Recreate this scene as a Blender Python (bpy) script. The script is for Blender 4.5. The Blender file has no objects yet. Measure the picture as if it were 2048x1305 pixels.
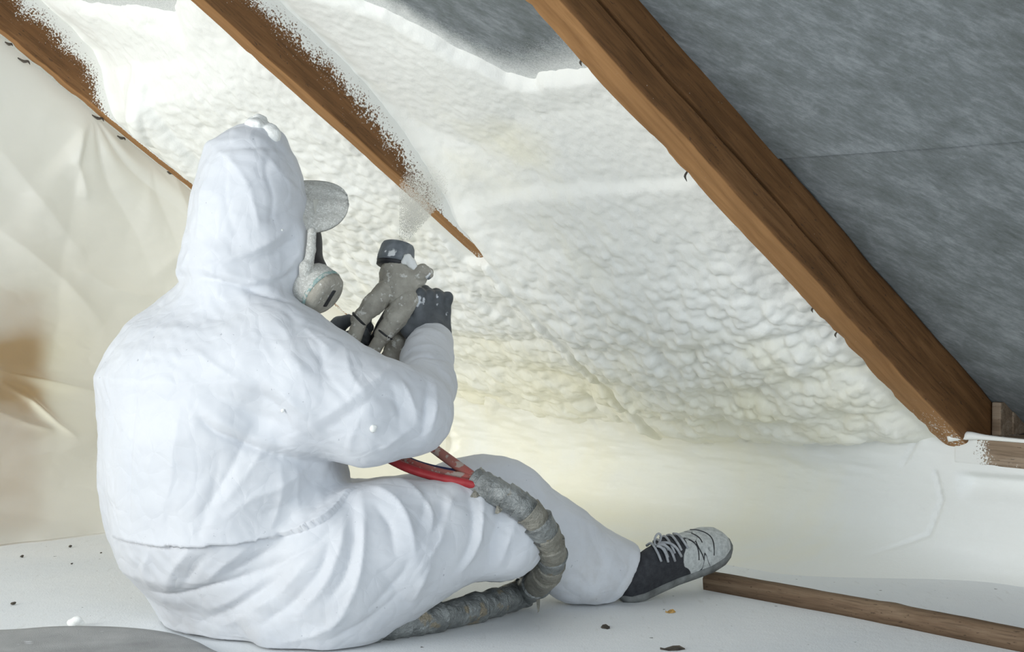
import bpy, bmesh, math, random
import numpy as np
from mathutils import Vector, Matrix, Quaternion
from mathutils.bvhtree import BVHTree

random.seed(7)
RNG = np.random.RandomState(11)
scene = bpy.context.scene
COL = scene.collection

# ------------------------------------------------------------------ camera
FOC = 3200.0                       # focal length in pixels of a 2048 wide frame
EYE = np.array([0.0, 0.0, 0.62])
TH = math.atan(92.5 / FOC)         # camera looks slightly down
FW = np.array([0, math.cos(TH), -math.sin(TH)])
UP = np.array([0, math.sin(TH), math.cos(TH)])
cam_d = bpy.data.cameras.new('camera')
cam = bpy.data.objects.new('camera', cam_d)
COL.objects.link(cam)
cam_d.sensor_width = 36.0
cam_d.lens = FOC * 36.0 / 2048.0
cam_d.clip_start = 0.05
cam.location = EYE
cam.rotation_euler = (math.pi / 2 - TH, 0, 0)
scene.camera = cam

# ------------------------------------------------------------------ world, lights, exposure
world = bpy.data.worlds.new('world')
scene.world = world
world.use_nodes = True
bg = world.node_tree.nodes['Background']
bg.inputs[0].default_value = (0.80, 0.90, 1.0, 1)
bg.inputs[1].default_value = 1.05

def area_light(name, loc, target, sx, sy, power, color):
    d = bpy.data.lights.new(name, 'AREA')
    d.shape = 'RECTANGLE'; d.size = sx; d.size_y = sy
    d.energy = power; d.color = color
    o = bpy.data.objects.new(name, d)
    COL.objects.link(o)
    o.location = loc
    o.rotation_euler = (Vector(target) - Vector(loc)).to_track_quat('-Z', 'Y').to_euler()
    return o
area_light('added_key_light', (-3.2, 0.7, 0.95), (-0.1, 3.3, 0.75), 1.9, 1.3, 74, (1.0, 0.985, 0.94))  # unseen soft key light added at the left; no window is modelled
area_light('added_fill_light', (1.5, -1.5, 1.5), (0.3, 3.2, 0.4), 1.6, 1.2, 44, (0.86, 0.94, 1.0))  # unseen cool fill light added behind the camera at right; no roof opening modelled
pl = bpy.data.lights.new('work_lamp_behind_sheet', 'POINT'); pl.energy = 6.5; pl.shadow_soft_size = 0.12; pl.color = (1.0, 0.96, 0.86)
plo = bpy.data.objects.new('work_lamp_behind_sheet', pl); COL.objects.link(plo)
plo.location = (2.45 * 0.746 - 4.25 * 0.666, 2.45 * 0.666 + 4.25 * 0.746, 0.45)

scene.view_settings.view_transform = 'Standard'
scene.view_settings.look = 'None'
scene.view_settings.gamma = 1.0
scene.view_settings.use_curve_mapping = False
scene.view_settings.exposure = 0.0

# ------------------------------------------------------------------ the roof's own axes
RH = np.array([0.746, 0.666, 0.0]); RH /= np.linalg.norm(RH)   # level, towards the eaves
EV = np.array([-RH[1], RH[0], 0.0])                            # level, along the eaves
PITCH = math.radians(34)
RD = RH * math.cos(PITCH) + np.array([0, 0, -math.sin(PITCH)])  # down the rafters
NV = np.array([-RH[0] * math.sin(PITCH), -RH[1] * math.sin(PITCH), -math.cos(PITCH)])  # into the room
Q1, Z1 = 1.585, 1.19
ZV = np.array([0, 0, 1.0])
TANP = math.tan(PITCH)

def roofp(q, e, d=0.0):
    """point at level distance q from the ridge side, e along the eaves, d proud of the rafter undersides"""
    q = np.asarray(q, float); e = np.asarray(e, float); d = np.asarray(d, float)
    z = Z1 - (q - Q1) * TANP
    return q[..., None] * RH + e[..., None] * EV + z[..., None] * ZV + d[..., None] * NV

def qez(q, e, z):
    q, e, z = np.broadcast_arrays(np.asarray(q, float), np.asarray(e, float), np.asarray(z, float))
    return q[..., None] * RH + e[..., None] * EV + z[..., None] * ZV

def ray(u, v):
    return FW + np.array([1.0, 0, 0]) * (u - 1024) / FOC + UP * (652.5 - v) / FOC
def at(u, v, Y):
    r = ray(u, v); return EYE + r * (Y / r[1])
def atz(u, v, z=0.0):
    r = ray(u, v); return EYE + r * ((z - EYE[2]) / r[2])

# ------------------------------------------------------------------ numpy noise
def _hash(ix, iy, iz, seed):
    h = (ix.astype(np.int64) * 374761393 + iy.astype(np.int64) * 668265263 + iz.astype(np.int64) * 2147483647 + seed * 144665) & 0xFFFFFFFF
    h = ((h ^ (h >> 13)) * 1274126177) & 0xFFFFFFFF
    h = ((h ^ (h >> 16)) * 2246822519) & 0xFFFFFFFF
    return (h ^ (h >> 15)) & 0xFFFFFFFF
def vnoise(p, scale=1.0, seed=0):
    """smooth value noise, -1..1, p is (...,3)"""
    x = np.asarray(p, float) * scale
    i = np.floor(x).astype(np.int64); f = x - i
    f = f * f * f * (f * (f * 6 - 15) + 10)
    r = 0
    for dx in (0, 1):
        wx = f[..., 0] if dx else 1 - f[..., 0]
        for dy in (0, 1):
            wy = f[..., 1] if dy else 1 - f[..., 1]
            for dz in (0, 1):
                wz = f[..., 2] if dz else 1 - f[..., 2]
                r = r + wx * wy * wz * (_hash(i[..., 0] + dx, i[..., 1] + dy, i[..., 2] + dz, seed) / 4294967295.0)
    return r * 2 - 1
def fbm(p, scale, octaves=3, seed=0, gain=0.5):
    a, s, r = 1.0, 0.0, 0
    for k in range(octaves):
        r = r + a * vnoise(p, scale * 2 ** k, seed + 17 * k); s += a; a *= gain
    return r / s
def cells2(x, y, size, seed=0, jit=0.9):
    """distance to the nearest jittered cell centre (in cell units) and a random value of that cell"""
    x = x / size; y = y / size
    ix = np.floor(x).astype(np.int64); iy = np.floor(y).astype(np.int64)
    best = np.full(x.shape, 9.0); val = np.zeros(x.shape)
    z0 = np.zeros_like(ix)
    for dx in (-1, 0, 1):
        for dy in (-1, 0, 1):
            cx = ix + dx; cy = iy + dy
            hx = _hash(cx, cy, z0, seed) / 4294967295.0
            hy = _hash(cx, cy, z0 + 1, seed) / 4294967295.0
            hv = _hash(cx, cy, z0 + 2, seed) / 4294967295.0
            px = cx + 0.5 + (hx - 0.5) * jit; py = cy + 0.5 + (hy - 0.5) * jit
            dd = (x - px) ** 2 + (y - py) ** 2
            m = dd < best
            best = np.where(m, dd, best); val = np.where(m, hv, val)
    return np.sqrt(best), val
def smooth(a, b, x):
    t = np.clip((x - a) / (b - a), 0, 1); return t * t * (3 - 2 * t)

# ------------------------------------------------------------------ materials
def new_mat(name):
    m = bpy.data.materials.new(name); m.use_nodes = True
    nt = m.node_tree
    return m, nt, nt.nodes['Principled BSDF']
def node(nt, kind, **kw):
    n = nt.nodes.new(kind)
    for k, v in kw.items():
        if k in n.inputs: n.inputs[k].default_value = v
        else: setattr(n, k, v)
    return n
def ramp(nt, fac, stops):
    r = nt.nodes.new('ShaderNodeValToRGB')
    els = r.color_ramp.elements
    while len(els) < len(stops): els.new(0.5)
    for el, (p, c) in zip(els, stops):
        el.position = p; el.color = (c[0], c[1], c[2], 1)
    nt.links.new(fac, r.inputs[0])
    return r.outputs[0]
def coords(nt, scale=(1, 1, 1), kind='Object'):
    tc = nt.nodes.new('ShaderNodeTexCoord'); mp = nt.nodes.new('ShaderNodeMapping')
    mp.inputs['Scale'].default_value = scale
    nt.links.new(tc.outputs[kind], mp.inputs[0])
    return mp.outputs[0]
def noise(nt, vec, scale, detail=4, rough=0.55, dist=0.0):
    n = node(nt, 'ShaderNodeTexNoise', Scale=scale, Detail=detail, Roughness=rough, Distortion=dist)
    nt.links.new(vec, n.inputs['Vector'])
    return n.outputs['Fac']
def bump(nt, bsdf, height, strength, dist):
    b = node(nt, 'ShaderNodeBump', Strength=strength, Distance=dist)
    nt.links.new(height, b.inputs['Height'])
    prev = bsdf.inputs['Normal']
    if prev.is_linked: nt.links.new(prev.links[0].from_socket, b.inputs['Normal'])
    nt.links.new(b.outputs[0], bsdf.inputs['Normal'])
def mixc(nt, fac, a, b):
    m = nt.nodes.new('ShaderNodeMix'); m.data_type = 'RGBA'
    for s, i in ((fac, 0), (a, 6), (b, 7)):
        if hasattr(s, 'links'): nt.links.new(s, m.inputs[i])
        elif i == 0: m.inputs[0].default_value = s
        else: m.inputs[i].default_value = (s[0], s[1], s[2], 1)
    return m.outputs[2]
def math_n(nt, op, a, b=None, clamp=False):
    m = nt.nodes.new('ShaderNodeMath'); m.operation = op; m.use_clamp = clamp
    for s, i in ((a, 0), (b, 1)):
        if s is None: continue
        if hasattr(s, 'links'): nt.links.new(s, m.inputs[i])
        else: m.inputs[i].default_value = s
    return m.outputs[0]
def attr(nt, name):
    a = nt.nodes.new('ShaderNodeAttribute'); a.attribute_name = name
    return a.outputs['Fac']

def mat_simple(name, c1, c2, scale=30, rough=0.6, bstr=0.3, bdist=0.002, metal=0.0, stretch=(1, 1, 1), spots=None, spot_scale=60, spot_thr=0.62, spec=0.5, bscale=None):
    m, nt, b = new_mat(name)
    v = coords(nt, stretch)
    f = noise(nt, v, scale)
    col = ramp(nt, f, [(0.3, c1), (0.7, c2)])
    if spots:
        s = noise(nt, v, spot_scale, 3, 0.6)
        k = ramp(nt, s, [(spot_thr, (0, 0, 0)), (spot_thr + 0.05, (1, 1, 1))])
        col = mixc(nt, k, col, spots)
    nt.links.new(col, b.inputs['Base Color'])
    b.inputs['Roughness'].default_value = rough
    b.inputs['Metallic'].default_value = metal
    b.inputs['Specular IOR Level'].default_value = spec
    if bstr: bump(nt, b, noise(nt, v, bscale or scale * 3, 5, 0.6), bstr, bdist)
    return m

def mat_foam(name, c_white, c_cream, bias=0.5):
    m, nt, b = new_mat(name)
    v = coords(nt)
    f = math_n(nt, 'ADD', math_n(nt, 'MULTIPLY', noise(nt, v, 3.2, 4, 0.6, 0.4), 1.0), attr(nt, 'cream'))
    col = ramp(nt, f, [(bias, c_white), (bias + 0.35, c_cream)])
    nt.links.new(col, b.inputs['Base Color'])
    b.inputs['Roughness'].default_value = 0.62
    b.inputs['Specular IOR Level'].default_value = 0.3
    fine = noise(nt, v, 140, 3, 0.6)
    bump(nt, b, fine, 0.35, 0.002)
    bump(nt, b, noise(nt, v, 420, 2, 0.5), 0.25, 0.001)
    return m
M = {}
M['foam'] = mat_foam('spray_foam', (0.92, 0.92, 0.87), (0.93, 0.895, 0.72))
M['wall'] = mat_foam('sprayed_wall', (0.88, 0.885, 0.85), (0.91, 0.885, 0.76))

def mat_wood(name, dark, mid, light, spray=True, rough=0.72):
    """local x runs along the grain; attribute 'spray' carries the white overspray at the foam line"""
    m, nt, b = new_mat(name)
    v = coords(nt, (1.2, 14, 14))
    g = noise(nt, v, 3.0, 6, 0.62, 0.8)
    col = ramp(nt, g, [(0.28, dark), (0.5, mid), (0.74, light)])
    streak = noise(nt, coords(nt, (3, 60, 60)), 4.0, 3, 0.6)
    col = mixc(nt, ramp(nt, streak, [(0.35, (0.35, 0.35, 0.35)), (0.5, (0, 0, 0))]), col, (dark[0] * 0.45, dark[1] * 0.45, dark[2] * 0.45))
    pits = noise(nt, coords(nt, (8, 30, 30)), 9.0, 2, 0.5)
    col = mixc(nt, ramp(nt, pits, [(0.66, (0, 0, 0)), (0.72, (0.7, 0.7, 0.7))]), col, (0.045, 0.028, 0.018))
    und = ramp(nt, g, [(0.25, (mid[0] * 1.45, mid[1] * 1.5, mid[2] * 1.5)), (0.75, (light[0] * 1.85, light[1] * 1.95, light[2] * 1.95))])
    col = mixc(nt, attr(nt, 'under_tone'), col, und)  # underside blends to a lighter wood tone than the sides
    if spray:
        grain = noise(nt, coords(nt), 230, 2, 0.6)
        big = noise(nt, coords(nt), 26, 3, 0.6)
        k = math_n(nt, 'ADD', attr(nt, 'spray'), math_n(nt, 'ADD', math_n(nt, 'MULTIPLY', math_n(nt, 'SUBTRACT', grain, 0.5), 1.5), math_n(nt, 'MULTIPLY', math_n(nt, 'SUBTRACT', big, 0.5), 0.7)))
        k = ramp(nt, k, [(0.42, (0, 0, 0)), (0.62, (1, 1, 1))])
        col = mixc(nt, k, col, (0.84, 0.84, 0.80))
    nt.links.new(col, b.inputs['Base Color'])
    b.inputs['Roughness'].default_value = rough
    b.inputs['Specular IOR Level'].default_value = 0.25
    bump(nt, b, g, 0.35, 0.004)
    bump(nt, b, streak, 0.3, 0.002)
    return m
M['rafter'] = mat_wood('rafter_wood', (0.095, 0.045, 0.016), (0.165, 0.078, 0.028), (0.23, 0.115, 0.046))
M['lath'] = mat_wood('old_lath_wood', (0.10, 0.062, 0.037), (0.165, 0.108, 0.066), (0.24, 0.17, 0.11), spray=False)
M['plate_wood'] = mat_wood('wall_plate_wood', (0.16, 0.11, 0.07), (0.30, 0.22, 0.15), (0.45, 0.36, 0.27))

def mat_membrane():
    m, nt, b = new_mat('roof_membrane')
    v = coords(nt, (1.0, 1.5, 1.0))
    f = noise(nt, v, 11, 8, 0.72, 0.3)
    fib = noise(nt, coords(nt, (1.0, 3.0, 1.0)), 38, 5, 0.75)
    t = math_n(nt, 'ADD', math_n(nt, 'MULTIPLY', f, 0.6), math_n(nt, 'MULTIPLY', fib, 0.4))
    col = ramp(nt, t, [(0.34, (0.125, 0.14, 0.135)), (0.5, (0.20, 0.22, 0.225)), (0.66, (0.33, 0.355, 0.37))])
    k = ramp(nt, math_n(nt, 'ADD', attr(nt, 'spray'), math_n(nt, 'MULTIPLY', math_n(nt, 'SUBTRACT', noise(nt, coords(nt), 300, 2), 0.5), 0.5)), [(0.22, (0, 0, 0)), (0.85, (1, 1, 1))])
    col = mixc(nt, k, col, (0.8, 0.81, 0.78))
    nt.links.new(col, b.inputs['Base Color'])
    b.inputs['Roughness'].default_value = 0.8
    b.inputs['Specular IOR Level'].default_value = 0.2
    bump(nt, b, fib, 0.25, 0.002)
    wv = node(nt, 'ShaderNodeTexVoronoi', Scale=420.0)
    nt.links.new(coords(nt), wv.inputs['Vector'])
    bump(nt, b, wv.outputs['Distance'], 0.25, 0.0008)
    return m
M['membrane'] = mat_membrane()

def mat_floor():
    m, nt, b = new_mat('floor_dusted')
    v = coords(nt)
    f = noise(nt, v, 2.4, 5, 0.6)
    col = ramp(nt, f, [(0.3, (0.80, 0.825, 0.84)), (0.7, (0.88, 0.89, 0.885))])
    s = noise(nt, v, 55, 2, 0.5)
    col = mixc(nt, ramp(nt, s, [(0.735, (0, 0, 0)), (0.76, (0.8, 0.8, 0.8))]), col, (0.10, 0.095, 0.08))
    st = noise(nt, coords(nt, (14, 2.5, 1)), 5, 4, 0.6)
    col = mixc(nt, ramp(nt, st, [(0.6, (0, 0, 0)), (0.75, (0.28, 0.28, 0.28))]), col, (0.55, 0.54, 0.50))
    nt.links.new(col, b.inputs['Base Color'])
    b.inputs['Roughness'].default_value = 0.75
    b.inputs['Specular IOR Level'].default_value = 0.25
    bump(nt, b, noise(nt, v, 260, 3, 0.7), 0.5, 0.002)
    bump(nt, b, noise(nt, v, 40, 4, 0.6), 0.25, 0.004)
    return m
M['floor'] = mat_floor()

def mat_suit():
    m, nt, b = new_mat('white_coverall_fabric')
    v = coords(nt)
    f = noise(nt, v, 9, 4, 0.6)
    col = ramp(nt, f, [(0.3, (0.63, 0.65, 0.685)), (0.7, (0.685, 0.70, 0.725))])
    dirt = noise(nt, v, 14, 5, 0.7)
    col = mixc(nt, math_n(nt, 'MULTIPLY', attr(nt, 'dirt'), ramp(nt, dirt, [(0.45, (0, 0, 0)), (0.75, (1, 1, 1))])), col, (0.47, 0.45, 0.42))
    sp = noise(nt, v, 110, 2, 0.5)
    col = mixc(nt, ramp(nt, sp, [(0.75, (0, 0, 0)), (0.77, (0.6, 0.6, 0.6))]), col, (0.35, 0.36, 0.4))
    nt.links.new(col, b.inputs['Base Color'])
    b.inputs['Roughness'].default_value = 0.55
    b.inputs['Specular IOR Level'].default_value = 0.3
    b.inputs['Sheen Weight'].default_value = 0.1
    # fine crumpled paper relief
    vo = node(nt, 'ShaderNodeTexVoronoi', Scale=26.0); vo.feature = 'DISTANCE_TO_EDGE'
    wv = nt.nodes.new('ShaderNodeMix'); wv.data_type = 'VECTOR'; wv.inputs[0].default_value = 0.06
    nz = node(nt, 'ShaderNodeTexNoise', Scale=9.0, Detail=3.0)
    nt.links.new(v, nz.inputs['Vector'])
    nt.links.new(v, wv.inputs[4]); nt.links.new(nz.outputs['Color'], wv.inputs[5])
    nt.links.new(wv.outputs[1], vo.inputs['Vector'])
    bump(nt, b, ramp(nt, vo.outputs['Distance'], [(0.0, (0, 0, 0)), (0.18, (1, 1, 1))]), 0.14, 0.004)
    bump(nt, b, noise(nt, v, 700, 2, 0.6), 0.12, 0.0006)
    return m
M['suit'] = mat_suit()
M['glove'] = mat_simple('glove_rubber', (0.055, 0.062, 0.068), (0.115, 0.125, 0.135), 40, 0.6, 0.4, 0.002, spots=(0.62, 0.64, 0.66), spot_scale=38, spot_thr=0.63)
M['crust'] = mat_simple('dried_foam_crust', (0.30, 0.28, 0.235), (0.47, 0.445, 0.38), 40, 0.85, 0.8, 0.004, spots=(0.63, 0.62, 0.57), spot_scale=90, spot_thr=0.6, bscale=90)
M['crust_grey'] = mat_simple('dusty_grey_crust', (0.46, 0.455, 0.415), (0.64, 0.635, 0.59), 150, 0.9, 0.8, 0.002, spots=(0.72, 0.72, 0.68), spot_scale=330, spot_thr=0.55, bscale=380)
M['nozzle'] = mat_simple('grey_nozzle_cap', (0.10, 0.115, 0.13), (0.22, 0.24, 0.255), 50, 0.6, 0.4, 0.002, spots=(0.75, 0.76, 0.75), spot_scale=34, spot_thr=0.60)
M['black'] = mat_simple('black_rubber', (0.012, 0.012, 0.014), (0.03, 0.03, 0.033), 60, 0.55, 0.3, 0.001)
M['shoe'] = mat_simple('black_shoe_canvas', (0.016, 0.017, 0.022), (0.035, 0.037, 0.045), 90, 0.8, 0.3, 0.001)
M['tape'] = mat_simple('grey_duct_tape', (0.15, 0.16, 0.155), (0.36, 0.375, 0.365), 34, 0.36, 1.0, 0.008, metal=0.35, spots=(0.30, 0.26, 0.19), spot_scale=22, spot_thr=0.62, bscale=75)
M['tape2'] = mat_simple('dusty_duct_tape', (0.19, 0.18, 0.145), (0.35, 0.335, 0.285), 40, 0.5, 1.0, 0.008, metal=0.15, spots=(0.10, 0.10, 0.095), spot_scale=34, spot_thr=0.62, bscale=70)
M['red'] = mat_simple('red_hose_rubber', (0.30, 0.014, 0.02), (0.42, 0.035, 0.04), 30, 0.5, 0.3, 0.001)
M['dusty_red'] = mat_simple('dusty_red_hose_rubber', (0.32, 0.15, 0.12), (0.45, 0.09, 0.075), 14, 0.7, 0.4, 0.001, spots=(0.45, 0.36, 0.31), spot_scale=50, spot_thr=0.52)
M['blue'] = mat_simple('dark_blue_cable', (0.015, 0.02, 0.07), (0.03, 0.04, 0.12), 40, 0.5, 0.2, 0.001)
M['teal'] = mat_simple('teal_filter_plastic', (0.22, 0.36, 0.34), (0.36, 0.45, 0.42), 60, 0.6, 0.4, 0.001, spots=(0.55, 0.55, 0.50), spot_scale=200, spot_thr=0.5)
M['skin'] = mat_simple('skin', (0.55, 0.30, 0.20), (0.62, 0.37, 0.26), 20, 0.5, 0.1, 0.001)
M['whitefoam'] = mat_simple('white_foam_bits', (0.82, 0.83, 0.80), (0.90, 0.90, 0.86), 40, 0.7, 0.6, 0.003)
M['dark'] = mat_simple('dark_scrap', (0.03, 0.025, 0.02), (0.09, 0.075, 0.055), 60, 0.8, 0.5, 0.001)
M['mat'] = mat_simple('grey_woven_mat', (0.30, 0.30, 0.295), (0.44, 0.44, 0.43), 12, 0.9, 0.7, 0.002, spots=(0.62, 0.63, 0.64), spot_scale=13, spot_thr=0.64, bscale=500)
M['lace'] = mat_simple('grey_lace', (0.30, 0.31, 0.33), (0.50, 0.51, 0.52), 80, 0.8, 0.4, 0.001)
M['ochre'] = mat_simple('ochre_board', (0.42, 0.24, 0.06), (0.60, 0.37, 0.12), 6, 0.8, 0.2, 0.002)

def mat_shoe_white():
    m, nt, b = new_mat('shoe_white_dust')
    v = coords(nt)
    f = noise(nt, v, 34, 5, 0.65)
    k = math_n(nt, 'ADD', attr(nt, 'white'), math_n(nt, 'MULTIPLY', math_n(nt, 'SUBTRACT', f, 0.5), 0.55))
    k = ramp(nt, k, [(0.44, (0, 0, 0)), (0.52, (1, 1, 1))])
    g = noise(nt, v, 90, 4, 0.7)
    wc = ramp(nt, g, [(0.3, (0.36, 0.38, 0.37)), (0.6, (0.60, 0.62, 0.60))])
    ridge = math_n(nt, 'ABSOLUTE', math_n(nt, 'SUBTRACT', noise(nt, coords(nt, (1.6, 1, 1)), 15, 1, 0.5, 0.8), 0.5))
    crack = math_n(nt, 'MULTIPLY', ramp(nt, ridge, [(0.006, (1, 1, 1)), (0.016, (0, 0, 0))]), attr(nt, 'crack'))
    wc = mixc(nt, crack, wc, (0.03, 0.03, 0.035))
    col = mixc(nt, k, ramp(nt, g, [(0.3, (0.014, 0.015, 0.02)), (0.8, (0.05, 0.052, 0.058))]), wc)
    nt.links.new(col, b.inputs['Base Color'])
    b.inputs['Roughness'].default_value = 0.75
    bump(nt, b, g, 0.3, 0.001)
    return m
M['shoe_upper'] = mat_shoe_white()

def mat_plastic():
    m = bpy.data.materials.new('milky_plastic_film'); m.use_nodes = True
    nt = m.node_tree; nt.nodes.clear()
    out = nt.nodes.new('ShaderNodeOutputMaterial')
    v = coords(nt)
    dif = node(nt, 'ShaderNodeBsdfDiffuse', Color=(0.93, 0.925, 0.875, 1))
    trl = node(nt, 'ShaderNodeBsdfTranslucent', Color=(0.93, 0.925, 0.875, 1))
    trp = node(nt, 'ShaderNodeBsdfRefraction', Color=(0.97, 0.96, 0.92, 1), Roughness=0.6, IOR=1.4)
    gls = node(nt, 'ShaderNodeBsdfGlossy', Color=(1, 1, 1, 1), Roughness=0.28)
    fr = node(nt, 'ShaderNodeFresnel', IOR=1.4)
    s1 = node(nt, 'ShaderNodeMixShader', Fac=0.45)
    nt.links.new(dif.outputs[0], s1.inputs[1]); nt.links.new(trl.outputs[0], s1.inputs[2])
    s2 = nt.nodes.new('ShaderNodeMixShader')
    cl = noise(nt, v, 2.2, 3, 0.5)
    k = math_n(nt, 'MULTIPLY', attr(nt, 'clear'), 0.85)
    nt.links.new(k, s2.inputs[0])
    nt.links.new(s1.outputs[0], s2.inputs[1]); nt.links.new(trp.outputs[0], s2.inputs[2])
    s3 = nt.nodes.new('ShaderNodeMixShader')
    nt.links.new(fr.outputs[0], s3.inputs[0])
    nt.links.new(s2.outputs[0], s3.inputs[1]); nt.links.new(gls.outputs[0], s3.inputs[2])
    nt.links.new(s3.outputs[0], out.inputs['Surface'])
    b = node(nt, 'ShaderNodeBump', Strength=0.15, Distance=0.003)
    nt.links.new(noise(nt, coords(nt, (1, 1, 1)), 16, 4, 0.6), b.inputs['Height'])
    for s in (dif, gls): nt.links.new(b.outputs[0], s.inputs['Normal'])
    return m
M['plastic'] = mat_plastic()

def mat_visor():
    m, nt, b = new_mat('clear_visor')
    b.inputs['Base Color'].default_value = (0.75, 0.74, 0.66, 1)
    b.inputs['Roughness'].default_value = 0.25
    b.inputs['Alpha'].default_value = 0.55
    return m
M['visor'] = mat_visor()

def mat_mist():
    m = bpy.data.materials.new('spray_droplets'); m.use_nodes = True
    nt = m.node_tree; nt.nodes.clear()
    out = nt.nodes.new('ShaderNodeOutputMaterial')
    d = node(nt, 'ShaderNodeBsdfDiffuse', Color=(0.92, 0.91, 0.87, 1)); t = node(nt, 'ShaderNodeBsdfTranslucent', Color=(0.92, 0.91, 0.87, 1))
    mx = node(nt, 'ShaderNodeMixShader', Fac=0.5)
    nt.links.new(d.outputs[0], mx.inputs[1]); nt.links.new(t.outputs[0], mx.inputs[2]); nt.links.new(mx.outputs[0], out.inputs['Surface'])
    return m
M['mist'] = mat_mist()

# ------------------------------------------------------------------ mesh helpers
def fast_mesh(name, V, Fq, attrs=None):
    """V (n,3), Fq (m,4) or (m,3) numpy"""
    me = bpy.data.meshes.new(name)
    V = np.ascontiguousarray(V, np.float32); Fq = np.ascontiguousarray(Fq, np.int32)
    k = Fq.shape[1]
    me.vertices.add(len(V)); me.vertices.foreach_set('co', V.ravel())
    me.loops.add(Fq.size); me.loops.foreach_set('vertex_index', Fq.ravel())
    me.polygons.add(len(Fq)); me.polygons.foreach_set('loop_start', np.arange(0, Fq.size, k, dtype=np.int32))
    try: me.polygons.foreach_set('loop_total', np.full(len(Fq), k, np.int32))
    except Exception: pass
    for an, av in (attrs or {}).items():
        a = me.attributes.new(an, 'FLOAT', 'POINT')
        a.data.foreach_set('value', np.ascontiguousarray(av, np.float32).ravel())
    me.update(calc_edges=True); me.validate()
    return me
def grid_faces(nu, nv, wrap_v=False, flip=False):
    i = np.arange(nu - 1)[:, None]
    nvv = nv if wrap_v else nv - 1
    j = np.arange(nvv)[None, :]
    a = i * nv + j; b = i * nv + (j + 1) % nv; c = (i + 1) * nv + (j + 1) % nv; d = (i + 1) * nv + j
    F = np.stack([a, b, c, d], -1).reshape(-1, 4)
    return F[:, ::-1] if flip else F
def link(name, me, mat, parent=None, smooth_sh=True, matrix=None):
    o = bpy.data.objects.new(name, me); COL.objects.link(o)
    if mat is not None and not me.materials: me.materials.append(mat)
    if smooth_sh: me.polygons.foreach_set('use_smooth', np.ones(len(me.polygons), bool))
    if matrix is not None: o.matrix_world = matrix
    if parent is not None:
        o.parent = parent
        o.matrix_parent_inverse = Matrix.Translation(parent.location).inverted()
    return o
def tag(o, label=None, cat=None, group=None, kind=None):
    if label: o['label'] = label
    if cat: o['category'] = cat
    if group: o['group'] = group
    if kind: o['kind'] = kind
    return o
def empty(name, loc, label=None, cat=None, group=None, kind=None):
    o = bpy.data.objects.new(name, None); COL.objects.link(o)
    o.location = Vector([float(x) for x in loc]); o.empty_display_size = 0.05
    return tag(o, label, cat, group, kind)
def bevel_box(sx, sy, sz, bev=0.004, seg=2):
    bm = bmesh.new(); bmesh.ops.create_cube(bm, size=1)
    bmesh.ops.scale(bm, vec=(sx, sy, sz), verts=bm.verts)
    if bev: bmesh.ops.bevel(bm, geom=bm.edges[:], offset=bev, segments=seg, affect='EDGES', profile=0.6)
    me = bpy.data.meshes.new('box'); bm.to_mesh(me); bm.free(); return me
def frame_matrix(o, x, y, z):
    m = Matrix.Identity(4)
    for k, a in enumerate((x, y, z)):
        for r in range(3): m[r][k] = float(a[r])
    for r in range(3): m[r][3] = float(o[r])
    return m
def unit(v):
    v = np.asarray(v, float); return v / np.linalg.norm(v)
def catmull(P, n):
    P = np.asarray(P, float)
    if len(P) == 2:
        t = np.linspace(0, 1, n)[:, None]; return P[0] * (1 - t) + P[1] * t
    Q = np.vstack([2 * P[0] - P[1], P, 2 * P[-1] - P[-2]])
    out = []
    for t in np.linspace(0, len(P) - 1, n):
        i = min(int(t), len(P) - 2); u = t - i
        a, b, c, d = Q[i], Q[i + 1], Q[i + 2], Q[i + 3]
        out.append(0.5 * ((2 * b) + (c - a) * u + (2 * a - 5 * b + 4 * c - d) * u * u + (3 * b - a - 3 * c + d) * u ** 3))
    return np.array(out)
def tube_mesh(path, rad, sides=14, n=None, caps=True, bumpf=None, flat=1.0):
    """tube along path (m,3); rad scalar or per point; bumpf(points, angle, t)->radial factor"""
    P = catmull(path, n) if n else np.asarray(path, float)
    m = len(P)
    R = np.full(m, rad) if np.isscalar(rad) else np.interp(np.linspace(0, 1, m), np.linspace(0, 1, len(rad)), rad)
    T = np.gradient(P, axis=0); T /= np.linalg.norm(T, axis=1)[:, None]
    ref = np.array([0, 0, 1.0]) if abs(T[0][2]) < 0.9 else np.array([1.0, 0, 0])
    N = np.zeros_like(P); N[0] = unit(np.cross(np.cross(T[0], ref), T[0]))
    for i in range(1, m):
        v = N[i - 1] - T[i] * (N[i - 1] @ T[i]); N[i] = unit(v)
    B = np.cross(T, N)
    ang = np.linspace(0, 2 * math.pi, sides, endpoint=False)
    V = P[:, None, :] + R[:, None, None] * (np.cos(ang)[None, :, None] * N[:, None, :] * flat + np.sin(ang)[None, :, None] * B[:, None, :])
    if bumpf is not None:
        k = bumpf(V, ang[None, :], np.linspace(0, 1, m)[:, None])
        V = P[:, None, :] + (V - P[:, None, :]) * k[..., None]
    V = V.reshape(-1, 3)
    F = [tuple(x) for x in grid_faces(m, sides, wrap_v=True)]
    if caps:
        F.append(tuple(range(sides))[::-1]) ; F.append(tuple((m - 1) * sides + k for k in range(sides)))
    me = bpy.data.meshes.new('tube'); me.from_pydata([tuple(v) for v in V], [], F); me.update()
    bm = bmesh.new(); bm.from_mesh(me); bmesh.ops.recalc_face_normals(bm, faces=bm.faces[:]); bm.to_mesh(me); bm.free()
    return me

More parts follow.
